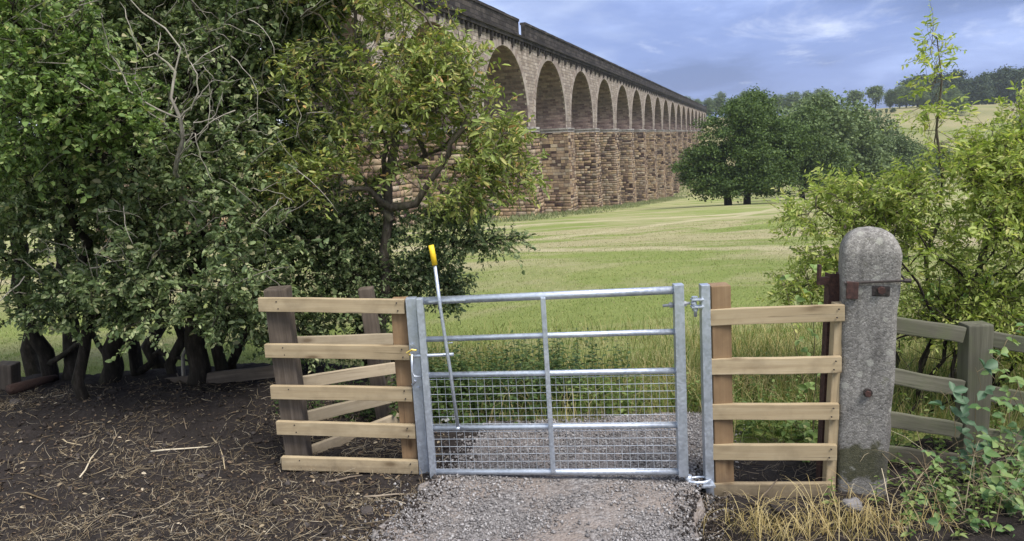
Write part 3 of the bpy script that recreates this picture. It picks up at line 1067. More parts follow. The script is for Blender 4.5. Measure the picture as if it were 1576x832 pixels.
def unit_leaf(mat):
    if mat.name not in UNIT_LEAF:
        v, f = leaf_arrays(np.zeros((1, 3)), np.array([[1.0, 0, 0]]), np.array([[0, 0, 1.0]]), np.ones(1), np.ones(1))
        me = mesh_np(v, 4, f)
        me.name = 'leaf'
        me.materials.append(mat)
        UNIT_LEAF[mat.name] = me
    return UNIT_LEAF[mat.name]


def leaf_objects(root, pos, ax, nr, L, W, mat):
    ax = unit(ax)
    sd = unit(np.cross(ax, nr))
    up = np.cross(sd, ax)
    me = unit_leaf(mat)
    for i in range(len(pos)):
        m = axes_matrix(Vector(pos[i]), Vector(ax[i]) * L[i], Vector(-sd[i]) * W[i], Vector(up[i]) * (L[i] + W[i]) * 0.5)
        o = bpy.data.objects.new('leaf', me)
        o.matrix_basis = m
        put(o, root)


CAMN = np.array((0, 0, CAM_H))


def leafy(name, label, cat, stems, blobs, n_att, mat, bark_m, seed, twigs=3, tlen=0.22, per=7, L=0.045, Wr=0.55, step=0.2,
          group=None, singles=0, alpha=0.3, shell=0.55, gap=0.8, gscale=1.1, tip=0.0028, flat=0.55, extra_att=None, wiggle=0.16, trunk_name='trunk', droop=0.12, power=2.3, lift=0.1, filt=None):
    t = Tree(seed)
    for (pts, r0, r1) in stems:
        t.stem(pts, r0, r1)
    att = blob_points(blobs, n_att, t.rng, shell, gap, gscale, seed * 0.37)
    if extra_att is not None:
        att = np.concatenate([att, extra_att])
    if filt is not None:
        att = att[filt(att)]
    t.grow(att, step, alpha=alpha, tip=tip, wiggle=wiggle, power=power, lift=lift)
    root = thing(name, label, cat, stems[0][0][0], group)
    ob(trunk_name, t.wood(), bark_m, root)
    ends = t.P[t.ends]
    pe = t.P[np.array(t.par)[t.ends]]
    od = unit(ends - pe)
    pos, ax, nr, LL, WW, (tb, tt) = spray_leaves(ends, od, t.rng, twigs, tlen, per, L, Wr, flat, droop)
    v, f = sticks(tb, tt, np.full(len(tb), tip * 0.7), t.rng, 0.06)
    tw = ob('twigs', mesh_np(v, 4, f), bark_m, root)
    tw['kind'] = 'stuff'
    if singles:
        # leaves largest in view: near the camera and turned to it
        toc = unit(CAMN - pos)
        score = LL * (0.25 + np.abs(np.sum(toc * nr, 1))) / np.linalg.norm(CAMN - pos, axis=1)
        inv = np.abs(pos[:, 0]) < 0.72 * pos[:, 1]
        order = np.argsort(-np.where(inv, score, 0))
        pick = order[:singles]
        leaf_objects(root, pos[pick], ax[pick], nr[pick], LL[pick], WW[pick], mat)
        keep = np.ones(len(pos), bool); keep[pick] = False
        pos, ax, nr, LL, WW = pos[keep], ax[keep], nr[keep], LL[keep], WW[keep]
    v, f = leaf_arrays(pos, ax, nr, LL, WW)
    c = ob('crown', mesh_np(v, 4, f), mat, root)
    c['kind'] = 'stuff'
    return root


# ------------------------------------------------------------------ viaduct
VO = Vector((0.4, 91.0, 0.0))
VU = Vector((0.318, 0.948, 0)).normalized()
VN = Vector((-VU.y, VU.x, 0))
VM = axes_matrix(VO, VU, VN, Vector((0, 0, 1)))
PITCHM, HALF, SPR, ZC, ZT = 20.2, 8.35, 4.05, 5.1, 14.55
K0, K1 = -3, 17
via = thing('viaduct', 'long stone railway viaduct of tall round arches crossing the valley behind the gate', 'viaduct', VO)
rng = np.random.default_rng(5)


def vput(name, mb, mat, parent=via, smooth=False):
    me = mesh_from(mb.v, mb.f, smooth)
    me.name = name
    me.materials.append(mat)
    o = bpy.data.objects.new(name, me)
    COL.objects.link(o)
    if parent is via:
        o.parent = via
        o.matrix_parent_inverse = Matrix.Translation(VO).inverted()
        o.matrix_basis = VM
    else:
        o.parent = parent            # parent already carries VM
    return o


arc = [(-HALF, SPR), (-HALF, ZC)] + [(HALF * math.cos(math.pi * (1 - i / 28)), ZC + HALF * math.sin(math.pi * (1 - i / 28))) for i in range(1, 28)] + [(HALF, ZC), (HALF, SPR)]


def arch_mesh(y, flip):
    m = MB()
    if True:
        for (xa, za), (xb, zb) in zip(arc[:-1], arc[1:]):
            if abs(xa - xb) < 1e-6:
                continue
            q = [(xa, y, za), (xb, y, zb), (xb, y, ZT), (xa, y, ZT)]
            m.add(q[::-1] if flip else q, [[0, 1, 2, 3]])
        q = [(HALF, y, SPR), (PITCHM - HALF, y, SPR), (PITCHM - HALF, y, ZT), (HALF, y, ZT)]
        m.add(q[::-1] if flip else q, [[0, 1, 2, 3]])
    return m


def soffit_mesh():
    m = MB()
    for (xa, za), (xb, zb) in zip(arc[:-1], arc[1:]):
        m.add([(xa, 0, za), (xa, 8, za), (xb, 8, zb), (xb, 0, zb)], [[0, 1, 2, 3]])
    return m


am = soff = None
NV = 31
vme = None
vb = MB()
tot = math.pi * HALF
for i in range(NV):
    a0 = math.pi * (i + 0.04) / NV; a1 = math.pi * (i + 0.96) / NV
    dr = 0.9 if i % 2 else 0.8
    p = []
    for yy in (-0.07, 0.25):
        for (rr, aa) in ((HALF, a0), (HALF + dr, a0), (HALF + dr, a1), (HALF, a1)):
            p.append((-rr * math.cos(aa), yy, ZC + rr * math.sin(aa)))
    vb.add(p, [[0, 1, 2, 3], [0, 4, 5, 1], [1, 5, 6, 2], [2, 6, 7, 3], [3, 7, 4, 0]])
vous = []
for i in range(NV):
    me = mesh_from(vb.v[i * 8:i * 8 + 8], [[0, 1, 2, 3], [0, 4, 5, 1], [1, 5, 6, 2], [2, 6, 7, 3], [3, 7, 4, 0]])
    me.name = 'voussoir'; me.materials.append(M['vous'])
    vous.append(me)
ring_me = mesh_from(vb.v, vb.f); ring_me.name = 'arch_ring'; ring_me.materials.append(M['vous'])
am_ = arch_mesh(0.0, False); ab_ = arch_mesh(8.0, True)
back_me = mesh_from(ab_.v, ab_.f); back_me.name = 'back_wall'; back_me.materials.append(M['spandrel'])
arch_me = mesh_from(am_.v, am_.f); arch_me.name = 'arch'; arch_me.materials.append(M['spandrel'])
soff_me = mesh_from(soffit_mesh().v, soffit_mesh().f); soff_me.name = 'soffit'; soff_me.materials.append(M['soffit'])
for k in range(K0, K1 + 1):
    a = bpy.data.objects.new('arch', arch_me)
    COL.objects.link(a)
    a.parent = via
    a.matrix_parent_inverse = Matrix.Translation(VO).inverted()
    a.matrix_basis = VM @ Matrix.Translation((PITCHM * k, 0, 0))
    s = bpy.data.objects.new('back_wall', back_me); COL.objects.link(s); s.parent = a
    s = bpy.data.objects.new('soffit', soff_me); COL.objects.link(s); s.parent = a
    if 0 <= k <= 8:
        for me in vous:
            q = bpy.data.objects.new('voussoir', me); COL.objects.link(q); q.parent = a
    else:
        q = bpy.data.objects.new('arch_ring', ring_me); COL.objects.link(q); q.parent = a
        q['kind'] = 'stuff'


def face_stones(o, du, dv, nrm, U, V, taper, rng):
    """courses of blocks on one pier face. o: bottom-left corner, du/dv unit axes; taper: inset per metre at each side"""
    out = []
    z = 0.0
    while z < V - 0.05:
        h = rng.choice([0.36, 0.44, 0.5, 0.56])
        if z + h > V:
            h = V - z
        a = 0.0
        while a < U - 0.02:
            w = rng.uniform(0.55, 1.5)
            if a + w > U - 0.4:
                w = U - a
            out.append((a, a + w, z, z + h, rng.uniform(0.03, 0.11)))
            a += w
        z += h
    q = np.array(out)
    g = 0.022
    res = []
    for (ua, ub, va, vb_, d) in q:
        pts = []
        for (uu, vv, dd) in ((ua + g, va + g, 0), (ub - g, va + g, 0), (ub - g, vb_ - g, 0), (ua + g, vb_ - g, 0),
                             (ua + g + .03, va + g + .03, d), (ub - g - .03, va + g + .03, d), (ub - g - .03, vb_ - g - .03, d), (ua + g + .03, vb_ - g - .03, d)):
            s = uu - U / 2
            s *= 1 - taper * vv / U * 2
            pts.append(o + du * (U / 2 + s) + dv * vv + nrm * (dd - taper * vv))
        res.append(np.array(pts))
    return res


SF = [[4, 5, 6, 7], [0, 1, 5, 4], [1, 2, 6, 5], [2, 3, 7, 6], [3, 0, 4, 7]]
for k in range(K0, K1):
    xc = PITCHM * (k + 0.5)
    wp = VM @ Vector((xc, 4, 0))
    g0 = min(terr(*(VM @ Vector((xc, yy, 0))).xy) for yy in (0, 8)) - 0.8
    Hh = SPR - 0.62 - g0
    if Hh < 0.5:
        continue
    tp = 0.02
    hw = 1.75 + 0.22 + tp * Hh
    y0, y1 = -0.3 - tp * Hh, 8.3 + tp * Hh
    zt = SPR - 0.62
    m = MB()
    b = [(xc - hw, y0, g0), (xc + hw, y0, g0), (xc + hw, y1, g0), (xc - hw, y1, g0)]
    i_ = tp * Hh
    tq = [(xc - hw + i_, y0 + i_, zt), (xc + hw - i_, y0 + i_, zt), (xc + hw - i_, y1 - i_, zt), (xc - hw + i_, y1 - i_, zt)]
    m.add(b + tq, [[0, 1, 5, 4], [1, 2, 6, 5], [2, 3, 7, 6], [3, 0, 4, 7], [4, 5, 6, 7]])
    pier = vput('pier', m, M['joint'])
    X, Y, Z = np.array([1., 0, 0]), np.array([0, 1., 0]), np.array([0, 0, 1.])
    st_front = face_stones(np.array([xc - hw, y0, g0]), X, Z, -Y, 2 * hw, Hh, tp, rng)
    st_near = face_stones(np.array([xc - hw, y1, g0]), -Y, Z, -X, y1 - y0, Hh, tp, rng)
    st_far = face_stones(np.array([xc + hw, y0, g0]), Y, Z, X, y1 - y0, Hh, tp, rng)
    lst = st_front + st_near + st_far
    if k in (1,):
        single = (st_near + st_front)
        single.sort(key=lambda p: -p[:, 2].mean())
        single, rest = single[:295], single[295:]
        for p in single:
            c = p.mean(0)
            me = mesh_from(p - c, SF); me.name = 'stone'; me.materials.append(M['pier_stone'])
            q = bpy.data.objects.new('stone', me); q.location = c; COL.objects.link(q); q.parent = pier
        lst = rest + st_far
    vv = np.concatenate(lst)
    ff = (np.arange(len(lst)) * 8)[:, None, None] + np.array(SF)[None]
    me = mesh_np(vv, 4, ff.reshape(-1, 4)); me.name = 'stonework'; me.materials.append(M['pier_stone'])
    q = bpy.data.objects.new('stonework', me); COL.objects.link(q); q.parent = pier
    q['kind'] = 'stuff'
    m = MB()
    m.box((xc - 2.0, -0.42, zt + 0.002), (xc + 2.0, 8.42, zt + 0.22))
    m.box((xc - 1.93, -0.3, zt + 0.222), (xc + 1.93, 8.3, zt + 0.40))
    m.box((xc - 2.06, -0.46, zt + 0.402), (xc + 2.06, 8.46, SPR + 0.02))
    vput('impost', m, M['impost'])

XA, XB = PITCHM * K0 - HALF, PITCHM * K1 + HALF + 3
m = MB().box((XA, -0.42, ZT), (XB, 8.42, ZT + 0.38))
m.box((XA, -0.62, ZT + 0.382), (XB, 8.62, ZT + 0.62))
vput('cornice', m, M['parapet'])
GAP0, GAP1 = 5.0, 7.5
x = XA
while x < XB - 1:
    x2 = GAP0 if x < GAP0 - 1e-3 and x + PITCHM > GAP0 and x < GAP0 else min(x + PITCHM, XB)
    hh = 17.05
    m = MB().box((x, -0.35, ZT + 0.622), (x2 - 0.03, 0.15, hh - 0.28))
    par = vput('parapet', m, M['parapet'])
    n_ = max(1, round((x2 - x) / 2.6))
    for i in range(n_):
        ca, cb = x + (x2 - x) * i / n_, x + (x2 - x) * (i + 1) / n_
        dz = rng.uniform(-0.02, 0.03)
        vput('coping_stone', MB().box((ca + 0.02, -0.47, hh - 0.278), (cb - 0.04, 0.27, hh + dz)), M['parapet'], par)
    vput('parapet', MB().box((x, 7.85, ZT + 0.622), (x2 - 0.03, 8.35, hh)), M['parapet'])
    x = GAP1 if abs(x2 - GAP0) < 1e-6 else x2
cm = MB().box((-0.2, -0.34, -0.75), (0.2, 0.05, 0.0)); cm.box((-0.2, -0.2, -1.02), (0.2, 0.05, -0.752))
cme = mesh_from(cm.v, cm.f); cme.name = 'corbel'; cme.materials.append(M['parapet'])
d = MB()
i = 0
x = XA + 0.5
while x < XB:
    if i % 3 == 0:
        q = bpy.data.objects.new('corbel', cme); COL.objects.link(q)
        q.parent = via
        q.matrix_parent_inverse = Matrix.Translation(VO).inverted()
        q.matrix_basis = VM @ Matrix.Translation((x, -0.005, ZT - 0.002))
    else:
        d.box((x - 0.17, -0.32, ZT - 0.42), (x + 0.17, 0.02, ZT - 0.003))
    i += 1
    x += 1.25
q = vput('dentils', d, M['parapet'])
q['kind'] = 'stuff'

# ------------------------------------------------------------------ gate and fences
def YF(px):
    """depth of the fence line across the view"""
    return float(np.interp(px, [390, 645, 1045, 1300, 1400], [4.67, 4.50, 4.19, 4.05, 4.02]))


def nails(parent, pts):
    for p in pts:
        p = Vector(p)
        MB().tube([p + Vector((0, 0.004, 0)), p - Vector((0, 0.0015, 0))], 0.0045, 8).build('nail', M['iron'], parent)


def ground_down(p, extra=0.25):
    return Vector((p.x, p.y, -extra))


# left fence panel: five pale boards on an old dark post and a new brown post
lf = thing('fence_panel', 'new pale board fence panel left of the metal gate on an old dark post', 'fence', P(520, 735, 4.6))
for (xa, ya, xb, yb) in ((397, 469, 622, 472), (407, 540, 630, 543.5), (416, 604, 634, 607.6), (425, 659, 638.7, 665), (433, 713.5, 643.5, 720)):
    b = board('board', P(xa, ya, YF(xa)), P(xb, yb, YF(xb)), 0.09, 0.036, M['new_wood'], lf)
    nails(lf, [P(xa + 28, ya - 5, YF(xa + 28) - 0.001), P(xa + 31, ya + 6, YF(xa + 28) - 0.001), P(xb - 12, yb - 6, YF(xb) - 0.001), P(xb - 10, yb + 6, YF(xb) - 0.001)])
a, b = P(461, 705, 4.77), P(427, 442, 4.77)
post('post', a - (b - a) * 0.25, b, 0.15, 0.13, M['dark_wood'], lf, bevel=0.012, warp=0.02)
lf.children[-1]['label'] = 'old dark split post leaning left'
a, b = P(635, 735, 4.625), P(614.5, 459, 4.625)
post('post', a - (b - a) * 0.25, b, 0.098, 0.12, M['post_wood'], lf)

# return fence going back from the old post
rf = thing('fence_panel', 'board fence running back behind the left panel to a weathered post', 'fence', P(540, 690, 5.0))
for (xa, ya, xb, yb) in ((450, 528, 606, 522), (458, 590, 610, 566), (464, 645, 610, 610), (472, 699, 616, 644)):
    board('board', P(xa, ya, 4.84), P(xb, yb, 5.34), 0.082, 0.036, M['return_wood'], rf)
a, b = P(593, 655, 5.44), P(563, 442, 5.44)
post('post', a - (b - a) * 0.2, b, 0.105, 0.10, M['dark_wood'], rf, bevel=0.01, warp=0.015)

# right fence panel
pf = thing('fence_panel', 'new pale board fence panel between the gate and the concrete post', 'fence', P(1195, 775, 4.12))
for (xa, ya, xb, yb) in ((1091, 489, 1300.5, 481.7), (1094, 565, 1295.7, 561.8), (1094.7, 634.6, 1292, 634.4), (1096, 696.4, 1288.5, 697.4), (1098.6, 756, 1286, 756)):
    board('board', P(xa, ya, YF(xa)), P(xb, yb, YF(xb)), 0.094, 0.036, M['new_wood'], pf)
    nails(pf, [P(xa + 16, ya - 6, YF(xa) - 0.003), P(xa + 19, ya + 7, YF(xa) - 0.003), P(xb - 9, yb - 6, YF(xb) - 0.003), P(xb - 12, yb + 7, YF(xb) - 0.003)])
a, b = P(1112, 745, 4.225), P(1105.7, 437, 4.225)
post('post', a - (b - a) * 0.25, b, 0.112, 0.11, M['post_wood'], pf)
a, b = P(1275, 750, 4.125), P(1290.5, 465, 4.125)
post('batten_post', a - (b - a) * 0.15, b, 0.058, 0.06, M['new_wood'], pf)

# steel posts either side of the gate
def steel_post(label, a, b, w, d):
    a = Vector(a); b = Vector(b)
    r = thing('steel_post', label, 'post', a)
    post('tube', a - (b - a) * 0.2, b, w, d, M['steel'], r, bevel=0.004, warp=0.0, seg=1)
    return r


sl = steel_post('galvanised steel latch post bolted to the brown post left of the gate', P(654.5, 736, 4.53), P(632.5, 457.5, 4.53), 0.064, 0.06)
for (x, y) in ((634, 530), (643, 597)):
    p = P(x + 0.5, y, 4.498)
    MB().tube([p + Vector((0, 0.012, 0)), p - Vector((0, 0.009, 0))], 0.010, 6).build('bolt', M['steel'], sl)
# catch plate and loop on the latch post
q = [P(626, 543, 4.47), P(634, 538, 4.46), P(641, 539, 4.46)]
MB().tube(q, 0.007, 6).build('catch', M['brass'], sl)
MB().tube([P(630, 545, 4.47), P(636, 548, 4.455), P(634, 553, 4.46)], 0.0065, 6).build('catch', M['brass'], sl)
MB().tube([P(634, 545, 4.455), P(634, 572, 4.45), P(637.5, 579, 4.45), P(650, 579.5, 4.45)], 0.006, 8).build('catch_loop', M['steel'], sl, True)
MB().tube([P(635, 592, 4.47), P(639, 585, 4.455)], 0.009, 6).build('stop_lug', M['steel'], sl)
sr = steel_post('galvanised steel hinge post beside the brown post right of the gate', P(1091.5, 772, 4.19), P(1084, 437, 4.19), 0.052, 0.06)
# top hinge bracket
MB().tube([P(1069, 457, 4.165), P(1070.5, 487, 4.165)], 0.0095, 8).build('hinge_pin', M['steel'], sr, True)
MB().tube([P(1069, 456, 4.165), P(1069, 460, 4.165)], 0.018, 8).build('nut', M['steel'], sr)
MB().tube([P(1070, 474, 4.165), P(1070, 478, 4.165)], 0.016, 6).build('nut', M['steel'], sr)
for y in (461, 472):
    c = P(1066, y, 4.165)
    MB().box((c.x - 0.01, c.y - 0.022, c.z - 0.005), (c.x + 0.062, c.y + 0.022, c.z + 0.005)).build('hinge_bracket', M['steel'], sr, bevel=0.002)
# bottom hinge plate: rounded tongue with a loose ring
c = P(1092, 742, 4.17)
m = MB()
out = [(0.02, -0.06), (0.02, 0.06)]
for i in range(13):
    an = math.pi / 2 + math.pi * i / 12
    out.append((-0.135 + 0.05 * math.cos(an), 0.06 * math.sin(an)))
n_ = len(out)
v_ = [(c.x + x, c.y + y, c.z - 0.006) for x, y in out] + [(c.x + x, c.y + y, c.z + 0.006) for x, y in out]
m.add(v_, [list(range(n_))[::-1], list(range(n_, 2 * n_))] + [[i, (i + 1) % n_, n_ + (i + 1) % n_, n_ + i] for i in range(n_)])
m.build('hinge_plate', M['steel'], sr)
m = MB()
pts = []
for i in range(25):
    an = 2 * math.pi * i / 24
    pts.append((c.x - 0.065 + 0.068 * math.cos(an), c.y + 0.036 * math.sin(an), c.z + 0.019))
m.tube(pts, 0.0085, 6, cap=False).build('loose_ring', M['steel'], sr, True)
m = MB().tube([(c.x - 0.125, c.y, c.z + 0.006), (c.x - 0.125, c.y, c.z + 0.05)], 0.02, 12)
m.build('pivot', M['steel'], sr, True)

# the gate
def YG(px):
    return float(np.interp(px, [640, 1050], [4.47, 4.175]))


gate = thing('field_gate', 'galvanised tubular steel field gate with mesh lower half across the gravel path', 'gate', P(858, 740, 4.33))


def gtube(name, pts, r, n=14, mat='steel', smooth=True, dy=0.0):
    return MB().tube([P(x, y, YG(x) + dy) for (x, y) in pts], r, n).build(name, M[mat], gate, smooth)


RAILS = [((647, 463), (836, 455), (1040, 446), 0.0235), ((652, 522), (838, 516), (1042, 510), 0.017), ((657, 577), (842, 574), (1042, 570), 0.0175),
         ((665, 658.5), (847, 656.3), (1044, 654), 0.017), ((670, 726), (852, 725.8), (1046, 725.6), 0.0195)]
for (a, b, c, r) in RAILS:
    gtube('rail', [a, b, c], r)


def flat_stile(name, top, bot, w, d, dy=0.0):
    a, b = P(bot[0], bot[1], YG(bot[0]) + dy), P(top[0], top[1], YG(bot[0]) + dy)
    return post(name, a, b, w, d, M['steel'], gate, bevel=0.005, warp=0, seg=1)


flat_stile('stile', (1043.5, 436.5), (1051, 731), 0.057, 0.057)
flat_stile('stile', (646, 458), (667.5, 734), 0.042, 0.05)
flat_stile('upright', (835.5, 457), (851.5, 726), 0.030, 0.036, -0.012)
gtube('latch_bar', [(636, 548), (654, 547), (698, 545)], 0.0105, 10, dy=-0.01)
# long opening lever with yellow grip
lev = [(669, 406), (678, 475), (692.5, 567), (705, 659)]
gtube('lever', lev, 0.0105, 10, dy=-0.045)
grip = gtube('lever_grip', [(663.3, 377), (666, 390), (669.3, 407.5)], 0.0165, 12, 'yellow', dy=-0.045)
p = P(705, 659, YG(705) - 0.045)
MB().tube([p - Vector((0, 0.012, 0)), p + Vector((0, 0.045, 0))], 0.013, 8).build('lever_pivot', M['steel'], gate, True)
a, b = P(659, 464.5, YG(659) - 0.028), P(716, 461.5, YG(716) - 0.028)
board('lever_guide', a, b, 0.012, 0.018, M['steel'], gate, bevel=0.002, warp=0)
MB().tube([P(690, 528, YG(690) - 0.02), P(697, 527, YG(697) - 0.02)], 0.004, 6).build('stop_pin', M['steel'], gate)
# top hinge eye bolt through the hanging stile
MB().tube([P(1020, 470.5, 4.19), P(1036, 468.5, 4.185), P(1062, 466, 4.172)], 0.0085, 8).build('eye_bolt', M['iron_grey'], gate, True)
MB().tube([P(1030, 469.5, 4.188), P(1035, 468.8, 4.186)], 0.018, 6).build('nut', M['iron_grey'], gate)
MB().tube([P(1051.5, 467.5, 4.175), P(1056, 467, 4.175)], 0.017, 6).build('nut', M['iron_grey'], gate)
MB().tube([P(1067.5, 464, 4.167), P(1068, 469, 4.167)], 0.017, 10).build('eye', M['steel'], gate, True)
# wire mesh
def rail_y(i, x):
    (a, b, c, r) = RAILS[i]
    return float(np.interp(x, [a[0], b[0], c[0]], [a[1], b[1], c[1]]))


def wx(px_top, yfrac):
    return px_top


nv = 31
wr_ = random.Random(3)
for i in range(1, nv):
    f_ = i / nv
    xt = 659 + (1038 - 659) * f_
    xb = 671 + (1043 - 671) * f_
    xm = xt + (xb - xt) * 0.55
    MB().tube([P(xt, rail_y(2, xt), YG(xt)), P(xm + wr_.uniform(-.5, .5), rail_y(3, xm), YG(xm) + 0.012), P(xb, rail_y(4, xb), YG(xb))], 0.0015, 5, False).build('wire', M['wire'], gate)
for j in range(13):
    f_ = (j + 0.6) / 13
    ya, yb = 577 + (726 - 577) * f_, 570 + (725.6 - 570) * f_
    xa, xb = 657 + 13 * f_, 1041 + 5 * f_
    pts = [(xa + (xb - xa) * t, ya + (yb - ya) * t + (wr_.uniform(-.6, .6) if 0 < t < 1 else 0)) for t in (0, .25, .5, .75, 1)]
    MB().tube([P(x, y, YG(x) + 0.004 + 0.006 * math.sin(x)) for x, y in pts], 0.0015, 5, False).build('wire', M['wire'], gate)

# round-topped concrete post
pb, ptp = P(1325.5, 785, 4.03), P(1343, 396, 4.03)
zax = (ptp - pb).normalized()
xax = (Vector((1, 0, 0)) - zax * zax.x).normalized()
xax = (Matrix.Rotation(RAD(-19), 3, zax) @ xax).normalized()
yax = zax.cross(xax)
CPM = axes_matrix(pb - zax * 0.0, xax, yax, zax)
Hs_ = (ptp - pb).length
cp = thing('concrete_post', 'stout weathered concrete gatepost with rounded top and mossy foot', 'post', pb)
NS, levels = 40, []
for i in range(26):
    t_ = i / 25
    levels.append((-0.25 + (Hs_ + 0.25) * t_, 0.131 + 0.018 * t_, 0.12 + 0.012 * t_, 0.16))
for i in range(1, 13):
    an = math.pi / 2 * i / 12
    levels.append((Hs_ + 0.158 * math.sin(an), 0.149 * max(math.cos(an), 0.02) ** 0.86, 0.132 * max(math.cos(an), 0.02) ** 0.75, 0.16 + 0.6 * i / 12))
v_, f_ = [], []
for li, (zz_, hw_, hd_, rnd_) in enumerate(levels):
    for k in range(NS):
        an = 2 * math.pi * (k + 0.5) / NS
        e = 2.0 / (2 + 10 * (1 - rnd_) ** 2)
        cx, sx = math.cos(an), math.sin(an)
        x_ = hw_ * math.copysign(abs(cx) ** e, cx)
        y_ = hd_ * math.copysign(abs(sx) ** e, sx)
        nn = 0.005 * mnoise.noise((x_ * 9, y_ * 9, zz_ * 9)) + 0.003 * mnoise.noise((x_ * 40, y_ * 40, zz_ * 40)) + 0.009 * mnoise.noise((x_ * 3, y_ * 3, zz_ * 3.5))
        v_.append((x_ * (1 + nn / hw_), y_ * (1 + nn / hd_) + 0.132, zz_ + nn))
for li in range(len(levels) - 1):
    for k in range(NS):
        k2 = (k + 1) % NS
        f_.append([li * NS + k, li * NS + k2, (li + 1) * NS + k2, (li + 1) * NS + k])
f_.append([(len(levels) - 1) * NS + k for k in range(NS)])
shaft = ob('shaft', mesh_from(v_, f_, True), M['concrete'], cp, CPM)


def cploc(px, py, off=0.0):
    """point on the post's front face"""
    d_ = ray(px, py)
    q = CAM + d_ * ((pb - CAM).dot(yax) / d_.dot(yax))
    return q - yax * off


sa, sb = cploc(1300, 435, 0.012), cploc(1394, 431, 0.012)
MB().tube([sa + yax * 0.16, sa, sb, sb + yax * 0.2], [0.007] * 4, 8).build('iron_strap', M['iron'], cp)
MB().tube([sb - xax * 0.01, sb + xax * 0.025], 0.012, 8).build('strap_nut', M['iron'], cp)
c = cploc(1311.5, 446, 0.014)
MB().box((-0.03, -0.006, -0.048), (0.03, 0.03, 0.048)).build('iron_plate', M['rust'], cp, bevel=0.003, mw=axes_matrix(c, xax, yax, zax))
c = cploc(1356, 448, 0.0)
MB().box((-0.046, -0.004, -0.03), (0.046, 0.03, 0.03)).build('socket', M['iron'], cp, bevel=0.008, mw=axes_matrix(c, xax, yax, zax))
MB().tube([c - yax * 0.002 + zax * 0.01, c - yax * 0.03 + zax * 0.008], 0.02, 6).build('bolt_head', M['rust'], cp)
c = cploc(1335.5, 604, 0.0)
MB().tube([c + yax * 0.02, c - yax * 0.012], 0.025, 10).build('bolt_plate', M['iron'], cp)
MB().tube([c - yax * 0.012, c - yax * 0.03], 0.017, 6).build('bolt_head', M['rust'], cp)
c = cploc(1344, 766, 0.0)
MB().box((-0.03, -0.003, -0.014), (0.03, 0.03, 0.014)).build('socket', M['iron'], cp, bevel=0.004, mw=axes_matrix(c, xax, yax, zax))

# rusty iron stanchion with hook behind the panel
ip = thing('iron_stanchion', 'rusty maroon iron stanchion with an upturned hook beside the concrete post', 'post', P(1268, 745, 4.22))
a, b = P(1270, 760, 4.22), P(1286, 421, 4.22)
x_ = (Vector((1, 0, 0))); up_ = (b - a).normalized(); x_ = (x_ - up_ * up_.x).normalized(); y_ = up_.cross(x_)
L_p = (b - a).length
m = MB().box((-0.036, -0.004, -0.2), (0.036, 0.004, L_p)); m.box((-0.036, 0.0042, -0.2), (-0.029, 0.06, L_p)); m.box((0.029, 0.0042, -0.2), (0.036, 0.06, L_p))
m.build('channel', M['rust'], ip, mw=axes_matrix(a, x_, y_, up_))
m = MB().box((-0.085, -0.008, L_p - 0.062), (-0.0362, 0.02, L_p - 0.018)); m.box((-0.10, -0.009, L_p - 0.062), (-0.0852, 0.021, L_p + 0.055))
m.build('hook', M['rust'], ip, mw=axes_matrix(a, x_, y_, up_))

# old green fence on the right
of = thing('old_fence', 'old algae-green post and rail fence running right from the concrete post into brambles', 'fence', P(1487, 800, 4.5))
for (xa, ya, xb, yb) in ((1372, 499, 1486, 516), (1368, 578, 1484, 599), (1366, 645, 1480, 664), (1360, 698, 1476, 712), (1358, 747, 1474, 757)):
    board('rail', P(xa, ya, 4.42), P(xb, yb, 4.47), 0.1, 0.035, M['green_wood'], of, warp=0.008, bevel=0.008)
for (xa, ya, xb, yb) in ((1518, 521, 1660, 545), (1514, 604, 1660, 630), (1508, 670, 1650, 695)):
    board('rail', P(xa, ya, 4.50), P(xb, yb, 4.42), 0.1, 0.035, M['green_wood'], of, warp=0.008, bevel=0.008)
a, b = P(1487, 790, 4.53), P(1503, 497, 4.53)
post('post', a - (b - a) * 0.15, b, 0.157, 0.12, M['green_wood'], of, bevel=0.01, warp=0.012)

# older dark rails and posts in the hedge bottom on the left
hf = thing('old_fence', 'low dark weathered rail fence half hidden under the hedge', 'fence', P(380, 620, 5.9))
board('rail', P(230, 594, 6.3), P(425, 572, 6.0), 0.10, 0.04, M['dark_wood'], hf, warp=0.02)
board('rail', P(335, 622, 5.9), P(440, 614, 5.85), 0.12, 0.04, M['dark_wood'], hf, warp=0.02)
a, b = P(12, 600, 6.35), P(10, 558, 6.35)
hp = thing('stub_post', 'short dark stub post at the foot of the hedge on the far left', 'post', P(12, 605, 6.35))
post('shaft', a - (b - a) * 0.3, b, 0.16, 0.14, M['dark_wood'], hp, bevel=0.012, warp=0.02)
# thin stake in the field behind the concrete post
st = thing('stake', 'thin grey stake standing in the field above the concrete post', 'post', P(1299, 420, 8))
post('shaft', P(1301, 430, 8), P(1299, 338, 8), 0.04, 0.04, M['dark_wood'], st, bevel=0.006, seg=4)

# ------------------------------------------------------------------ hedge, shrubs and trees near the gate
def E(px, py, Y, rx, ry, rz):
    """ellipsoid: centre seen at px,py at depth Y; radii in metres"""
    return (P(px, py, Y), (rx, ry, rz))


HG = 'hawthorns of the left hedge'
def soil_p(px, py, Y):
    q = P(px, py, Y)
    return Vector((q.x, q.y, float(soil_l_z(np.array(q.x), np.array(q.y))) - 0.08))


def above(zmin):
    return lambda a: a[:, 2] > zmin


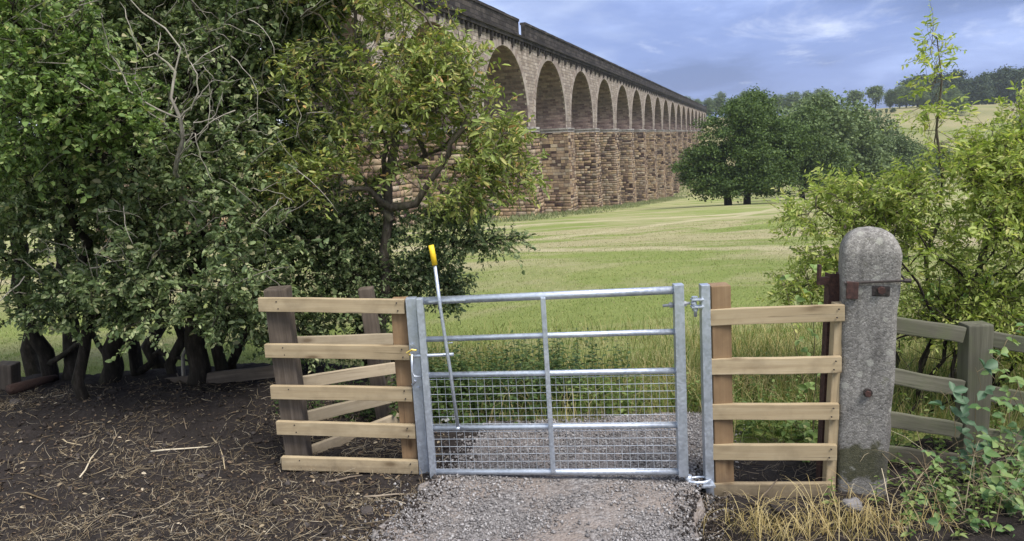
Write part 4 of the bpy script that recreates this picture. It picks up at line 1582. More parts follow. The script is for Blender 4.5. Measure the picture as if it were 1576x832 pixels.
# far-left hawthorn
leafy('hawthorn_tree', 'leafy hawthorn at the far left edge with a forked dark trunk', 'tree',
      [([soil_p(78, 590, 6.5), P(66, 545, 6.5), P(40, 470, 6.4), P(20, 330, 6.3)], 0.075, 0.04),
       ([soil_p(108, 592, 6.55), P(112, 540, 6.55), P(95, 450, 6.6), P(100, 300, 6.6)], 0.085, 0.04),
       ([P(70, 560, 6.5), P(105, 540, 6.4), P(140, 520, 6.3), P(150, 470, 6.2)], 0.03, 0.012)],
      [E(20, 330, 5.7, 0.85, 0.8, 0.75), E(110, 110, 5.4, 0.62, 0.6, 0.45), E(-60, 60, 6.1, 1.2, 1.0, 0.9), E(80, 450, 5.8, 0.6, 0.7, 0.38), E(20, 500, 5.7, 0.4, 0.5, 0.25), E(60, -40, 6.4, 1.1, 1.0, 0.5)],
      740, M['leaf_haw'], M['bark'], 21, per=13, twigs=4, L=0.039, Wr=0.6, group=HG, singles=90, tlen=0.17, gap=0.66, gscale=1.7, filt=above(0.84))
# bright young growth in front, upper left
leafy('hawthorn_bush', 'bright green hawthorn spray high on the left in front of the darker hedge', 'bush',
      [([soil_p(128, 596, 5.9), P(128, 520, 5.9), P(118, 330, 5.7), P(95, 190, 5.3)], 0.05, 0.02)],
      [E(105, 150, 4.95, 0.55, 0.35, 0.30), E(40, 90, 5.0, 0.5, 0.35, 0.30), E(190, 190, 5.0, 0.26, 0.28, 0.16), E(30, 240, 5.0, 0.4, 0.3, 0.2), E(20, 10, 5.0, 0.5, 0.4, 0.3)],
      430, M['leaf_hawl'], M['bark'], 22, per=12, L=0.034, Wr=0.6, singles=120, tlen=0.17, step=0.14)
leafy('hawthorn_tree', 'hawthorn with slanting dark stems second from the left in the hedge', 'tree',
      [([soil_p(165, 596, 6.35), P(180, 530, 6.3), P(205, 440, 6.3), P(215, 250, 6.3)], 0.09, 0.04),
       ([soil_p(214, 592, 6.6), P(212, 520, 6.6), P(180, 400, 6.5), P(170, 260, 6.5)], 0.06, 0.03),
       ([P(212, 575, 6.6), P(232, 560, 6.5), P(246, 535, 6.45), P(290, 556, 6.4)], 0.04, 0.014),
       ([P(172, 560, 6.35), P(150, 530, 6.4), P(135, 480, 6.4)], 0.03, 0.012)],
      [E(190, 330, 5.7, 0.75, 0.7, 0.6), E(210, 440, 5.5, 0.55, 0.6, 0.38), E(170, 500, 5.8, 0.5, 0.5, 0.2), E(210, 80, 6.3, 1.1, 0.9, 0.8), E(150, -40, 6.4, 1.1, 1.0, 0.5), E(120, 300, 5.4, 0.4, 0.4, 0.4)],
      760, M['leaf_haw'], M['bark'], 23, per=13, twigs=4, L=0.037, Wr=0.6, group=HG, singles=90, tlen=0.17, gap=0.66, gscale=1.7, filt=above(0.84))
leafy('hawthorn_tree', 'hawthorn with the thickest upright trunk, third from the left in the hedge', 'tree',
      [([soil_p(303, 605, 6.2), P(302, 545, 6.2), P(300, 470, 6.2), P(315, 260, 6.2)], 0.095, 0.05),
       ([soil_p(272, 600, 6.45), P(272, 540, 6.45), P(285, 440, 6.4), P(270, 300, 6.3)], 0.05, 0.03)],
      [E(320, 380, 5.45, 0.65, 0.6, 0.42), E(360, 270, 5.7, 0.6, 0.6, 0.5), E(330, 90, 6.4, 1.0, 0.9, 0.75), E(300, -40, 6.5, 1.1, 1.0, 0.5), E(250, 480, 5.6, 0.5, 0.5, 0.26), E(350, 460, 5.5, 0.4, 0.5, 0.25), E(250, 330, 5.3, 0.4, 0.4, 0.3)],
      760, M['leaf_haw'], M['bark'], 24, per=13, twigs=4, L=0.037, Wr=0.6, group=HG, singles=90, tlen=0.17, gap=0.66, gscale=1.7, filt=above(0.84))
leafy('hawthorn_tree', 'dark hawthorn just left of the old fence post, nearest the fence in the hedge', 'tree',
      [([soil_p(343, 612, 6.3), P(340, 550, 6.3), P(352, 450, 6.4), P(420, 330, 6.5)], 0.06, 0.03),
       ([soil_p(360, 610, 6.5), P(366, 540, 6.5), P(420, 440, 6.5), P(470, 360, 6.5)], 0.045, 0.025)],
      [E(430, 380, 5.9, 0.6, 0.6, 0.5), E(440, 240, 6.2, 0.6, 0.6, 0.6), E(430, 60, 6.6, 0.8, 0.8, 0.8), E(400, 480, 5.8, 0.45, 0.5, 0.25), E(470, 520, 6.1, 0.35, 0.4, 0.22), E(430, -40, 6.5, 0.9, 0.9, 0.5)],
      740, M['leaf_haw'], M['bark'], 25, per=13, twigs=4, L=0.037, Wr=0.6, group=HG, singles=90, tlen=0.17, gap=0.66, gscale=1.7, filt=above(0.42))
# deep shaded back of the hedge
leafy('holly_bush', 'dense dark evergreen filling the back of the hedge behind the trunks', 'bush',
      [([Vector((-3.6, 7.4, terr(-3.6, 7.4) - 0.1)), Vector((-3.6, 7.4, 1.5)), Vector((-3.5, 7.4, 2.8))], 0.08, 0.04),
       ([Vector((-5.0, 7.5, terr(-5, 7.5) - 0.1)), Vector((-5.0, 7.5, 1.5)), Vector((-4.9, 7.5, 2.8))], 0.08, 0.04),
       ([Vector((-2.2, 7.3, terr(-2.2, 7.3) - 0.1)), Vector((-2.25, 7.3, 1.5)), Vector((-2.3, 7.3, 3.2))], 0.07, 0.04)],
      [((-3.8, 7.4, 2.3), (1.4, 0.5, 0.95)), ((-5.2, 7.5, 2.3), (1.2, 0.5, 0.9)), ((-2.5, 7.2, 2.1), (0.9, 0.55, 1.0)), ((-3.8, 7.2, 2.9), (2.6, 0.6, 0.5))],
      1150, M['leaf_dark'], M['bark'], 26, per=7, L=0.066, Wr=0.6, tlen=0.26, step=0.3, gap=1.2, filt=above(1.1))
# hawthorn low behind the left fence, with drooping sprays to the right
leafy('hawthorn_bush', 'dark spreading hawthorn behind the left fence panel with sprays drooping right over the field', 'bush',
      [([Vector((-1.5, 6.9, terr(-1.5, 6.9) - 0.1)), P(575, 600, 6.8), P(560, 480, 6.7), P(560, 380, 6.6)], 0.08, 0.04),
       ([Vector((-1.25, 6.9, terr(-1.3, 6.9) - 0.1)), P(600, 560, 6.8), P(640, 440, 6.6), P(700, 390, 6.3)], 0.05, 0.012)],
      [E(560, 430, 6.4, 0.5, 0.5, 0.42), E(530, 350, 6.3, 0.5, 0.5, 0.35), E(640, 400, 6.4, 0.35, 0.4, 0.28), E(700, 372, 6.2, 0.32, 0.28, 0.10), E(770, 372, 6.0, 0.26, 0.22, 0.06), E(690, 330, 6.2, 0.34, 0.28, 0.14), E(690, 440, 6.4, 0.2, 0.25, 0.16), E(530, 530, 6.6, 0.5, 0.4, 0.3)],
      950, M['leaf_haw'], M['bark'], 27, per=10, L=0.031, Wr=0.6, singles=60, tlen=0.17, step=0.16, lift=0.02, droop=0.2)
# tall elder-like tree with the pale straight stem
leafy('elder_tree', 'yellow-green elder tree with a pale leaning stem in front of the viaduct', 'tree',
      [([Vector((-1.12, 6.25, terr(-1.1, 6.25) - 0.1)), P(588, 470, 6.2), P(596, 400, 6.15), P(604, 320, 6.1), P(612, 225, 6.1), P(600, 90, 6.2)], 0.052, 0.03),
       ([P(604, 322, 6.1), P(560, 288, 5.9), P(500, 300, 5.8)], 0.03, 0.012),
       ([P(604, 318, 6.1), P(640, 312, 6.0), P(672, 262, 5.9), P(720, 180, 5.8)], 0.035, 0.012),
       ([P(603, 340, 6.1), P(570, 280, 6.2), P(640, 248, 6.2), P(700, 215, 6.1)], 0.032, 0.012)],
      [E(600, 140, 6.0, 0.72, 0.6, 0.55), E(735, 190, 5.85, 0.36, 0.4, 0.32), E(500, 170, 6.0, 0.45, 0.5, 0.5), E(610, 20, 6.1, 0.42, 0.5, 0.38), E(520, -60, 6.2, 0.8, 0.7, 0.45), E(755, 265, 5.8, 0.34, 0.3, 0.22), E(700, 300, 5.8, 0.36, 0.3, 0.14), E(790, 210, 5.8, 0.14, 0.2, 0.08), E(690, 120, 5.9, 0.34, 0.4, 0.24), E(560, 250, 5.9, 0.4, 0.4, 0.22), E(470, 260, 5.8, 0.32, 0.35, 0.28)],
      1000, M['leaf_eld'], M['bark_eld'], 31, per=10, L=0.05, Wr=0.34, singles=120, tlen=0.20, step=0.17, gap=0.72, gscale=1.7, droop=0.22)
# light yellow-green shrub on the right
sprout = []
rs = np.random.default_rng(8)
for yy in np.linspace(48, 250, 34):
    w = np.interp(yy, [40, 80, 150, 220], [3, 18, 18, 22])
    sprout.append(tuple(P(1441 + rs.normal() * w * 0.5, yy, 5.15 + rs.normal() * 0.06)))
leafy('elder_bush', 'light yellow-green bush on the right with one tall shoot against the sky', 'bush',
      [([Vector((2.95, 5.7, -0.1)), P(1420, 600, 5.6), P(1430, 420, 5.5), P(1440, 260, 5.3), P(1441, 50, 5.15)], 0.024, 0.003),
       ([Vector((3.3, 5.6, -0.1)), P(1500, 560, 5.5), P(1520, 380, 5.4), P(1560, 230, 5.4)], 0.05, 0.012),
       ([Vector((2.8, 5.7, -0.1)), P(1380, 560, 5.6), P(1340, 420, 5.5), P(1260, 310, 5.5)], 0.03, 0.006)],
      [E(1490, 350, 5.3, 0.5, 0.5, 0.34), E(1330, 330, 5.5, 0.36, 0.35, 0.24), E(1560, 290, 5.2, 0.45, 0.5, 0.38), E(1240, 335, 5.5, 0.16, 0.2, 0.07), E(1530, 430, 5.2, 0.5, 0.45, 0.3), E(1450, 270, 5.3, 0.22, 0.3, 0.16), E(1530, 225, 5.2, 0.3, 0.3, 0.22), E(1585, 185, 5.2, 0.28, 0.3, 0.22), E(1480, 215, 5.3, 0.16, 0.2, 0.1), E(1540, 165, 5.2, 0.14, 0.15, 0.08), E(1400, 290, 5.3, 0.25, 0.3, 0.12), E(1650, 330, 5.2, 0.45, 0.6, 0.5), E(1495, 185, 5.3, 0.12, 0.12, 0.05), E(1230, 440, 5.5, 0.12, 0.2, 0.12), E(1380, 400, 5.4, 0.4, 0.3, 0.25), E(1290, 420, 5.45, 0.3, 0.3, 0.25), E(1420, 350, 5.3, 0.4, 0.35, 0.22), E(1290, 295, 5.5, 0.25, 0.25, 0.07), E(1460, 480, 5.2, 0.4, 0.3, 0.2), E(1570, 520, 5.1, 0.4, 0.4, 0.3)],
      1500, M['leaf_ash'], M['bark_eld'], 41, per=10, L=0.037, Wr=0.40, singles=140, tlen=0.21, step=0.15, gap=0.62, gscale=2.1, extra_att=np.array(sprout), droop=0.15, tip=0.002)
# twiggy tangle behind the old green fence
t = Tree(51)
tb_root = thing('thorn_thicket', 'tangle of bare dark thorn stems behind the old green fence', 'bush', (3.1, 5.1, 0))
for k in range(9):
    x = 2.55 + 0.2 * k
    t.stem([Vector((x, 5.05 + 0.1 * (k % 3), -0.1)), Vector((x + rs.normal() * 0.2, 5.1, 0.6)), Vector((x + rs.normal() * 0.4, 5.05, 1.4))], 0.016, 0.005, n=8)
att = blob_points([((3.2, 5.1, 0.8), (1.0, 0.35, 0.7)), ((2.7, 5.1, 0.6), (0.4, 0.3, 0.6)), ((3.9, 5.0, 0.9), (0.8, 0.4, 0.8))], 520, t.rng, 0.8, 1.4, 1.0, 2.0)
t.grow(att, 0.12, alpha=0.1, wiggle=0.4, tip=0.0022)
ob('stems', t.wood(sides=(6, 4, 3)), M['bark'], tb_root)
e_ = t.P[t.ends][::2]
pos, ax, nr, LL, WW, (tb, tt) = spray_leaves(e_, unit(t.rng.normal(size=(len(e_), 3))), t.rng, 1, 0.1, 5, 0.035, 0.55)
q = ob('foliage', mesh_np(*[(a if i == 0 else a) for i, a in enumerate((leaf_arrays(pos, ax, nr, LL, WW)[0], 4, leaf_arrays(pos, ax, nr, LL, WW)[1]))]), M['leaf_hawl'], tb_root)
q['kind'] = 'stuff'

# dead grey branches in front of the hedge
db = thing('dead_sapling', 'bleached leafless sapling with bare grey twigs standing up in front of the hedge', 'tree', soil_p(285, 606, 6.3))
t = Tree(61)
k0 = t.stem([soil_p(285, 606, 6.3), P(290, 520, 6.25), P(284, 400, 6.1), P(276, 250, 5.1), P(274, 185, 4.95), P(262, 125, 4.95), P(270, 92, 4.95), P(262, 50, 4.95), P(228, 20, 4.95), P(190, -8, 4.95)], 0.018, 0.005, n=26)
for pts, r0 in (([(274, 190), (250, 170), (225, 160), (195, 130), (170, 80), (155, 20)], 0.010), ([(262, 122), (240, 80), (228, 88), (205, 60), (186, 0)], 0.009),
                ([(274, 190), (305, 150), (307, 110), (290, 95), (283, 60)], 0.009), ([(262, 125), (243, 85), (247, 50)], 0.007), ([(305, 150), (330, 120), (312, 100)], 0.006),
                ([(275, 215), (300, 190), (330, 180), (345, 140)], 0.007), ([(276, 240), (240, 180), (215, 165), (190, 185)], 0.007),
                ([(276, 260), (290, 225), (318, 200), (328, 140)], 0.006), ([(225, 160), (208, 120), (215, 70)], 0.005), ([(276, 250), (300, 200), (305, 240), (330, 280)], 0.005)):
    i0 = int(np.argmin([np.linalg.norm(np.array(q) - np.array(tuple(P(pts[0][0], pts[0][1], 4.97)))) for q in t.pos]))
    t.stem([t.pos[i0]] + [P(x, y, 4.9 + 0.05 * math.sin(x)) for x, y in pts[1:]], r0 * 0.8, 0.0025, n=12, parent=i0)
base_n = len(t.pos)
core = np.array(t.pos)[12:]
tw = core[t.rng.integers(0, len(core), 45)] + t.rng.normal(size=(45, 3)) * np.array([0.11, 0.06, 0.11])
t.grow(tw, 0.06, alpha=0.0, tip=0.0019, wiggle=0.3)
ob('branches', t.wood(sides=(7, 5, 4)), M['bark_dead'], db)

# bare twigs poking out of the hedge and the elder
rs = np.random.default_rng(77)
def bare_twigs(name, label, regions, n, seed, mat):
    rg = np.random.default_rng(seed)
    root = None
    p0, p1, rr = [], [], []
    m = Tree(seed)
    for i in range(n):
        (x0, x1, y0, y1, Ya, Yb) = regions[i % len(regions)]
        px, py, Y = rg.uniform(x0, x1), rg.uniform(y0, y1), rg.uniform(Ya, Yb)
        an = rg.uniform(-2.6, -0.3) if rg.random() < 0.7 else rg.uniform(0, 6.28)
        ln = rg.uniform(25, 85)
        a = P(px, py, Y + 0.15)
        b = P(px + math.cos(an) * ln * 0.5 + rg.normal() * 6, py + math.sin(an) * ln * 0.5 + rg.normal() * 6, Y)
        c = P(px + math.cos(an) * ln, py + math.sin(an) * ln + 8, Y - 0.05)
        d = P(px + math.cos(an) * ln * 1.35 + rg.normal() * 10, py + math.sin(an) * ln * 1.3 + 14, Y - 0.1)
        m.stem([a, b, c, d], rg.uniform(0.003, 0.006), 0.0015, n=7)
    m.P = np.array(m.pos); m.r = np.array(m.minr)
    root = thing(name, label, 'twigs', m.pos[0])
    q = ob('twig_tangle', m.wood(sides=(5, 5, 4)), mat, root)
    q['kind'] = 'stuff'
    return root


bare_twigs('bare_twigs', 'pale bare twigs poking out all over the front of the left hedge', [(20, 230, 180, 470, 4.9, 5.2), (230, 470, 180, 480, 5.0, 5.4), (0, 130, 0, 150, 4.75, 4.9), (330, 480, 0, 200, 5.6, 6.0), (180, 400, 0, 220, 5.2, 5.6)], 150, 5, M['bark_dead'])

# brambles at the lower right with big leaflets, every leaf its own part
def bramble(label, base, canes, mat, seed, nleaf=9, L=0.075, rad=0.0035):
    rg = np.random.default_rng(seed)
    root = thing('bramble', label, 'bramble', base, 'brambles along the old green fence')
    P_, A_, N_, L_, W_ = [], [], [], [], []
    for pts in canes:
        q = np.array([tuple(p) for p in pts])
        d = np.concatenate([[0], np.cumsum(np.linalg.norm(np.diff(q, axis=0), axis=1))])
        tt = np.linspace(0, d[-1], 14)
        c = np.stack([np.interp(tt, d, q[:, k]) for k in range(3)], -1)
        c[1:] += rg.normal(size=(13, 3)) * 0.008
        MB().tube([Vector(p) for p in c], list(np.linspace(rad, rad * 0.4, 14)), 6).build('cane', M['cane'], root, True)
        for i in range(nleaf):
            t_ = (i + 0.7) / nleaf
            p = np.array([np.interp(t_ * d[-1], tt, c[:, k]) for k in range(3)])
            sd = 1 if i % 2 else -1
            az = rg.uniform(0, 2 * np.pi)
            pd = np.array([math.cos(az), math.sin(az) - 0.6, 0.35]); pd /= np.linalg.norm(pd)
            stalk = p + pd * 0.05
            MB().tube([Vector(p), Vector(stalk)], 0.0013, 4, False).build('leaf_stalk', M['cane'], root)
            up = np.array([0, -0.55, 1.0]) + rg.normal(size=3) * 0.35
            side = np.cross(pd, up); side /= np.linalg.norm(side)
            for (ax, k) in ((pd, 1.0), (pd * 0.35 + side, 0.85), (pd * 0.35 - side, 0.85)):
                P_.append(stalk); A_.append(ax + np.array([0, 0, -0.15])); N_.append(up + rg.normal(size=3) * 0.12)
                l = L * k * rg.uniform(0.7, 1.2)
                L_.append(l); W_.append(l * rg.uniform(0.62, 0.78))
    leaf_objects(root, np.array(P_), np.array(A_), unit(np.array(N_)), np.array(L_), np.array(W_), mat)
    return root


def G(px, py, Y, z=-0.12):
    q = P(px, py, Y)
    return Vector((q.x, q.y, z))


bramble('blue-green leafy shoot standing in front of the old green fence post', G(1490, 760, 4.2), [[G(1490, 800, 4.25), P(1500, 700, 4.2), P(1505, 600, 4.2), P(1500, 565, 4.2)], [G(1490, 800, 4.25), P(1480, 700, 4.2), P(1465, 640, 4.2), P(1452, 600, 4.2)]], M['leaf_glau'], 1, 7, 0.085)
bramble('bramble arching in from the right edge over the old green fence rail', G(1590, 800, 4.1), [[G(1590, 820, 4.2), P(1600, 700, 4.15), P(1560, 610, 4.05), P(1510, 630, 3.95)], [G(1600, 820, 4.2), P(1590, 650, 4.1), P(1555, 580, 4.1), P(1530, 545, 4.1)], [G(1610, 820, 4.1), P(1580, 720, 4.0), P(1540, 680, 3.95), P(1490, 700, 3.9)]], M['leaf_bram'], 2, 8, 0.075)
bramble('low bramble with rounded leaves in the bottom right corner', G(1560, 830, 3.75), [[G(1540, 850, 3.8), P(1545, 790, 3.75), P(1520, 750, 3.75), P(1480, 770, 3.7)], [G(1560, 850, 3.8), P(1570, 780, 3.75), P(1550, 740, 3.75), P(1510, 720, 3.75)], [G(1580, 850, 3.7), P(1560, 820, 3.65), P(1510, 800, 3.6), P(1450, 810, 3.6)], [G(1600, 850, 3.7), P(1590, 790, 3.6), P(1570, 760, 3.6), P(1540, 770, 3.6)]], M['leaf_bram'], 3, 8, 0.062)
bramble('upright weed with toothed leaves just right of the concrete post', G(1425, 820, 4.0), [[G(1425, 830, 4.0), P(1428, 770, 4.0), P(1426, 710, 4.0), P(1425, 690, 4.0)], [G(1435, 830, 4.0), P(1445, 790, 3.95), P(1460, 770, 3.95)]], M['leaf_bram'], 4, 8, 0.055)
bramble('bramble trailing among dry stems between the concrete post and the corner', G(1450, 840, 3.8), [[G(1440, 850, 3.8), P(1420, 800, 3.8), P(1390, 790, 3.8), P(1370, 810, 3.75)], [G(1450, 850, 3.8), P(1460, 800, 3.8), P(1440, 770, 3.8), P(1405, 765, 3.8)]], M['leaf_bram'], 6, 7, 0.045)
bramble('young leafy shoots peeping out beside the rusty stanchion', G(1250, 720, 4.6), [[G(1250, 760, 4.6), P(1255, 560, 4.6), P(1250, 450, 4.6), P(1240, 410, 4.55)], [G(1262, 760, 4.7), P(1230, 560, 4.7), P(1215, 470, 4.7), P(1205, 430, 4.65)], [G(1240, 760, 4.6), P(1245, 680, 4.6), P(1225, 650, 4.6)]], M['leaf_hawl'], 7, 10, 0.06)

bramble('bramble hanging over the rails at the right edge of the picture', G(1600, 700, 4.3), [[P(1620, 480, 4.4), P(1580, 500, 4.35), P(1545, 530, 4.3), P(1530, 590, 4.3)], [P(1620, 560, 4.3), P(1570, 590, 4.25), P(1550, 640, 4.2), P(1560, 690, 4.2)], [P(1620, 640, 4.2), P(1570, 660, 4.15), P(1530, 700, 4.1), P(1520, 740, 4.1)]], M['leaf_bram'], 9, 8, 0.06)

# ------------------------------------------------------------------ distant trees
def far_tree(name, label, cat, base, stems, blobs, n_att, mat, seed, tuft, per, bark_m=None, group=None, gap=0.95, step=1.2, spread=0.9, gsc=0.18):
    """tufted crown for trees far off; base: world point, stems and blobs relative to it"""
    t = Tree(seed)
    base = Vector(base)
    for (pts, r0, r1) in stems:
        t.stem([Vector(p) for p in pts], r0, r1, n=8)
    att = blob_points(blobs, n_att, t.rng, 0.5, gap, gsc, seed * 0.7)
    t.grow(att, step, alpha=0.3, tip=0.03, power=2.4)
    root = thing(name, label, cat, base, group)
    mw = Matrix.Translation(base)
    tr = ob('trunk', t.wood(sides=(9, 5, 3), thick=(0.25, 0.06)), bark_m or M['bark'], root, mw)
    e = np.repeat(t.P[t.ends], per, 0)
    n = len(e)
    off = t.rng.normal(size=(n, 3)) * spread * np.array([1, 1, 0.6])
    pos = e + off
    nr = unit(t.rng.normal(size=(n, 3)) * 0.7 + np.array([0, 0, 0.7]) + unit(off) * 0.5)
    v, f = quads(pos, nr, tuft * t.rng.uniform(0.5, 1.3, n), t.rng)
    c = ob('crown', mesh_np(v, 4, f), mat, root, mw)
    c['kind'] = 'stuff'
    return root


def place(root, base, s=(1, 1, 1), rz=0.0, label=None):
    """a copy of a far tree elsewhere"""
    r = root.copy(); COL.objects.link(r)
    r.location = base
    r['label'] = label
    for ch in root.children:
        c = ch.copy(); COL.objects.link(c)
        c.parent = r
        c.matrix_parent_inverse = Matrix()
        c.matrix_basis = Matrix.Rotation(rz, 4, 'Z') @ Matrix.Diagonal((*s, 1))
    r['_b'] = tuple(base)
    return r


def on_ground(px, Y, sink=0.3):
    X = P(px, 300, Y).x
    return Vector((X, Y, terr(X, Y) - sink))


FT = 'trees of the meadow group'
b1 = on_ground(1121, 112)
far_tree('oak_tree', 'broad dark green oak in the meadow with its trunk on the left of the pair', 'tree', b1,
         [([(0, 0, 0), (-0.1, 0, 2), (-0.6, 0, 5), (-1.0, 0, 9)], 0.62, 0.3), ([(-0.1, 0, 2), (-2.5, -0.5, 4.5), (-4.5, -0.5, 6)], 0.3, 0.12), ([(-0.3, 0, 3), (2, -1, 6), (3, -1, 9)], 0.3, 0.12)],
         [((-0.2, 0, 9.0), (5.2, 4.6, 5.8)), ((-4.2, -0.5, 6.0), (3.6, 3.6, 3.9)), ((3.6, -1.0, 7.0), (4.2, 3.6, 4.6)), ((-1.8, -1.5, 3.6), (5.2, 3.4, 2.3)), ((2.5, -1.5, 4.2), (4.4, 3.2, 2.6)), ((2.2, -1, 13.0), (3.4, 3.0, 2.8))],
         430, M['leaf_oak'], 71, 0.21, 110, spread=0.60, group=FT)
b2 = on_ground(1150, 116)
far_tree('oak_tree', 'tall dark oak behind, its trunk on the right of the meadow pair', 'tree', b2,
         [([(0, 0, 0), (0.3, 0, 2.5), (1.0, 0.5, 6), (1.5, 0.5, 11)], 0.6, 0.28), ([(0.3, 0, 2.5), (3, 0, 5), (5, 0, 8)], 0.3, 0.12)],
         [((1.0, 1.5, 12.5), (4.6, 4.4, 5.0)), ((4.0, 0.5, 9.0), (4.2, 4.4, 5.0)), ((0.8, 1.0, 15.0), (3.4, 3.2, 2.8)), ((3.4, -0.5, 4.6), (4.6, 3.8, 3.0)), ((6.8, 1, 10.0), (3.0, 3, 4.0))],
         400, M['leaf_oak'], 72, 0.22, 95, spread=0.62, group=FT)
b3 = on_ground(1236, 132)
far_tree('oak_tree', 'dark rounded tree directly right of the tall oak, trunk hidden', 'tree', b3,
         [([(0, 0, 0), (0, 0, 3), (0.3, 0, 8), (0.5, 0, 12)], 0.5, 0.22)],
         [((0, 0, 10.5), (5.0, 4.6, 6.0)), ((2.5, -1, 6.5), (4.6, 4, 4.6)), ((-2.5, 0, 5.5), (4.0, 4, 4.0))],
         300, M['leaf_oak2'], 73, 0.26, 80, spread=0.72, group=FT)

# prototypes of farther trees; the first stands where it was grown, the rest are copies
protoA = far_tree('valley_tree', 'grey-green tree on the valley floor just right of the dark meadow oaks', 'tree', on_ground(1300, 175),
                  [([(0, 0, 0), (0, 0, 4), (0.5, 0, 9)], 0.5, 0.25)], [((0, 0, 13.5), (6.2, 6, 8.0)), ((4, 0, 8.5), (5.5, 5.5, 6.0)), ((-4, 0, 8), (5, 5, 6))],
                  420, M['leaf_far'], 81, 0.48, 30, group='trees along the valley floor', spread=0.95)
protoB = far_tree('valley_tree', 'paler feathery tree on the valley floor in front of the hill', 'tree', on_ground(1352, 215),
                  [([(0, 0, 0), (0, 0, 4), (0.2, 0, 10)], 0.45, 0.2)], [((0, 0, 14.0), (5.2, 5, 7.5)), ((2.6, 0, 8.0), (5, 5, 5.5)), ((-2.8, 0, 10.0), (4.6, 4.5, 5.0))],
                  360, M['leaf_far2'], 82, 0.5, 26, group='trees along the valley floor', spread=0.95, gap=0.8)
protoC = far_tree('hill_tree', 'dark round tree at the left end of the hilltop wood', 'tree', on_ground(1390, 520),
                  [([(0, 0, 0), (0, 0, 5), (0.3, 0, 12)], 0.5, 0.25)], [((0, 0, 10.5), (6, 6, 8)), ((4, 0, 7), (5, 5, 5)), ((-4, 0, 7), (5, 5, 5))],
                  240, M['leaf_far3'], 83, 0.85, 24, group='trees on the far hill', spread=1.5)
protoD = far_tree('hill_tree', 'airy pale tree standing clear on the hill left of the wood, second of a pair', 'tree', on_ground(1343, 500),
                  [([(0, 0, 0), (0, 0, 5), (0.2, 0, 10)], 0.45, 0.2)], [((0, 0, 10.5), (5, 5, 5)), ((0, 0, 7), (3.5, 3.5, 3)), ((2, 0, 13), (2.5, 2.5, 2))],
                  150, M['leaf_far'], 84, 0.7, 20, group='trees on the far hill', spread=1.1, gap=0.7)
rs = random.Random(12)
NTH = ['second', 'third', 'fourth', 'fifth', 'sixth', 'seventh', 'eighth', 'ninth', 'tenth', 'eleventh', 'twelfth', 'thirteenth', 'fourteenth', 'fifteenth', 'sixteenth', 'seventeenth', 'eighteenth', 'nineteenth', 'twentieth']
# valley floor trees
spec = [(1262, 160, 1.0, protoA, 'grey-green valley tree showing right above the dark meadow oak'), (1338, 185, 0.76, protoA, 'grey-green valley tree in the middle of the valley row'),
        (1385, 190, 0.66, protoA, 'smaller grey-green valley tree near the yellow-green bush'), (1280, 205, 1.08, protoB, 'pale valley tree rising behind the grey-green ones'),
        (1240, 215, 1.35, protoB, 'tall pale valley tree on the skyline right of the oak'), (1318, 215, 0.86, protoB, 'pale valley tree under the hill field'),
        (1412, 230, 0.62, protoA, 'small valley tree at the foot of the hill field'), (1365, 235, 0.7, protoB, 'low pale valley tree below the hill field'),
        (1445, 240, 0.62, protoA, 'valley tree behind the yellow-green bush'), (1500, 240, 0.66, protoA, 'valley tree hidden behind the yellow-green bush, further right'),
        (1200, 250, 1.3, protoA, 'valley tree behind the tall oak'), (1560, 235, 0.9, protoB, 'valley tree at the right edge of the valley'), (1468, 440, 0.6, protoA, 'lone round tree in the middle of the hill field')]
for (px, Y, s, pr, lab) in spec:
    place(pr, on_ground(px, Y), (s * rs.uniform(.9, 1.15), s * rs.uniform(.9, 1.15), s * rs.uniform(.92, 1.08)), rs.uniform(0, 6.28), lab)
# hillside and hilltop
hs = [(1312, 500, 0.9, protoD, 'airy pale tree standing clear on the hill, first of a pair'), (1365, 505, 0.6, protoA, 'low grey tree between the airy pair and the hilltop wood')]
for (px, Y, s, pr, lab) in hs:
    place(pr, on_ground(px, Y), (s, s, s), rs.uniform(0, 6.28), lab)
x = 1408
i = 0
while x < 1660 and i < 18:
    s = rs.uniform(1.0, 1.35)
    place(protoC, on_ground(x, 525 + rs.uniform(-12, 25)), (s * rs.uniform(0.9, 1.2), s * 1.1, s * rs.uniform(0.95, 1.2)), rs.uniform(0, 6.28), 'dark tree of the hilltop wood, %s from its left end' % NTH[i])
    x += rs.uniform(11, 17); i += 1
for i, (px, Y, s) in enumerate([(1380, 498, 0.7), (1406, 495, 0.8), (1440, 500, 0.6), (1460, 500, 0.55)]):
    place(protoA, on_ground(px, Y), (s * 1.1, s, s), rs.uniform(0, 6.28), '%s grey-green tree from the left along the lower edge of the hilltop wood' % (['first'] + NTH)[i])
# hedge along the hill field and skyline wood beyond the end of the viaduct
for i, px in enumerate(range(1290, 1380, 10)):
    s = rs.uniform(0.11, 0.17)
    place(protoA, on_ground(px, 470, 0.1), (s * 1.6, s, s), rs.uniform(0, 6.28), 'low hedge bush on the hill field, %s from the left' % (['first'] + NTH)[i])
for i, px in enumerate((1058, 1074, 1092, 1108, 1128, 1150, 1172, 1196, 1218, 1240, 1262)):
    s = rs.uniform(0.6, 0.85)
    place(protoA if i % 3 else protoB, on_ground(px, 520 + rs.uniform(-30, 40)), (s * 1.25, s, s * 1.0), rs.uniform(0, 6.28), 'far skyline tree beyond the end of the viaduct, %s from the left' % (['first'] + NTH)[i])

# ------------------------------------------------------------------ ground cover and litter
rng = np.random.default_rng(101)


def in_path(x, y, pad=0.0):
    l, r = path_edges(y)
    return (x > l - pad) & (x < r + pad)


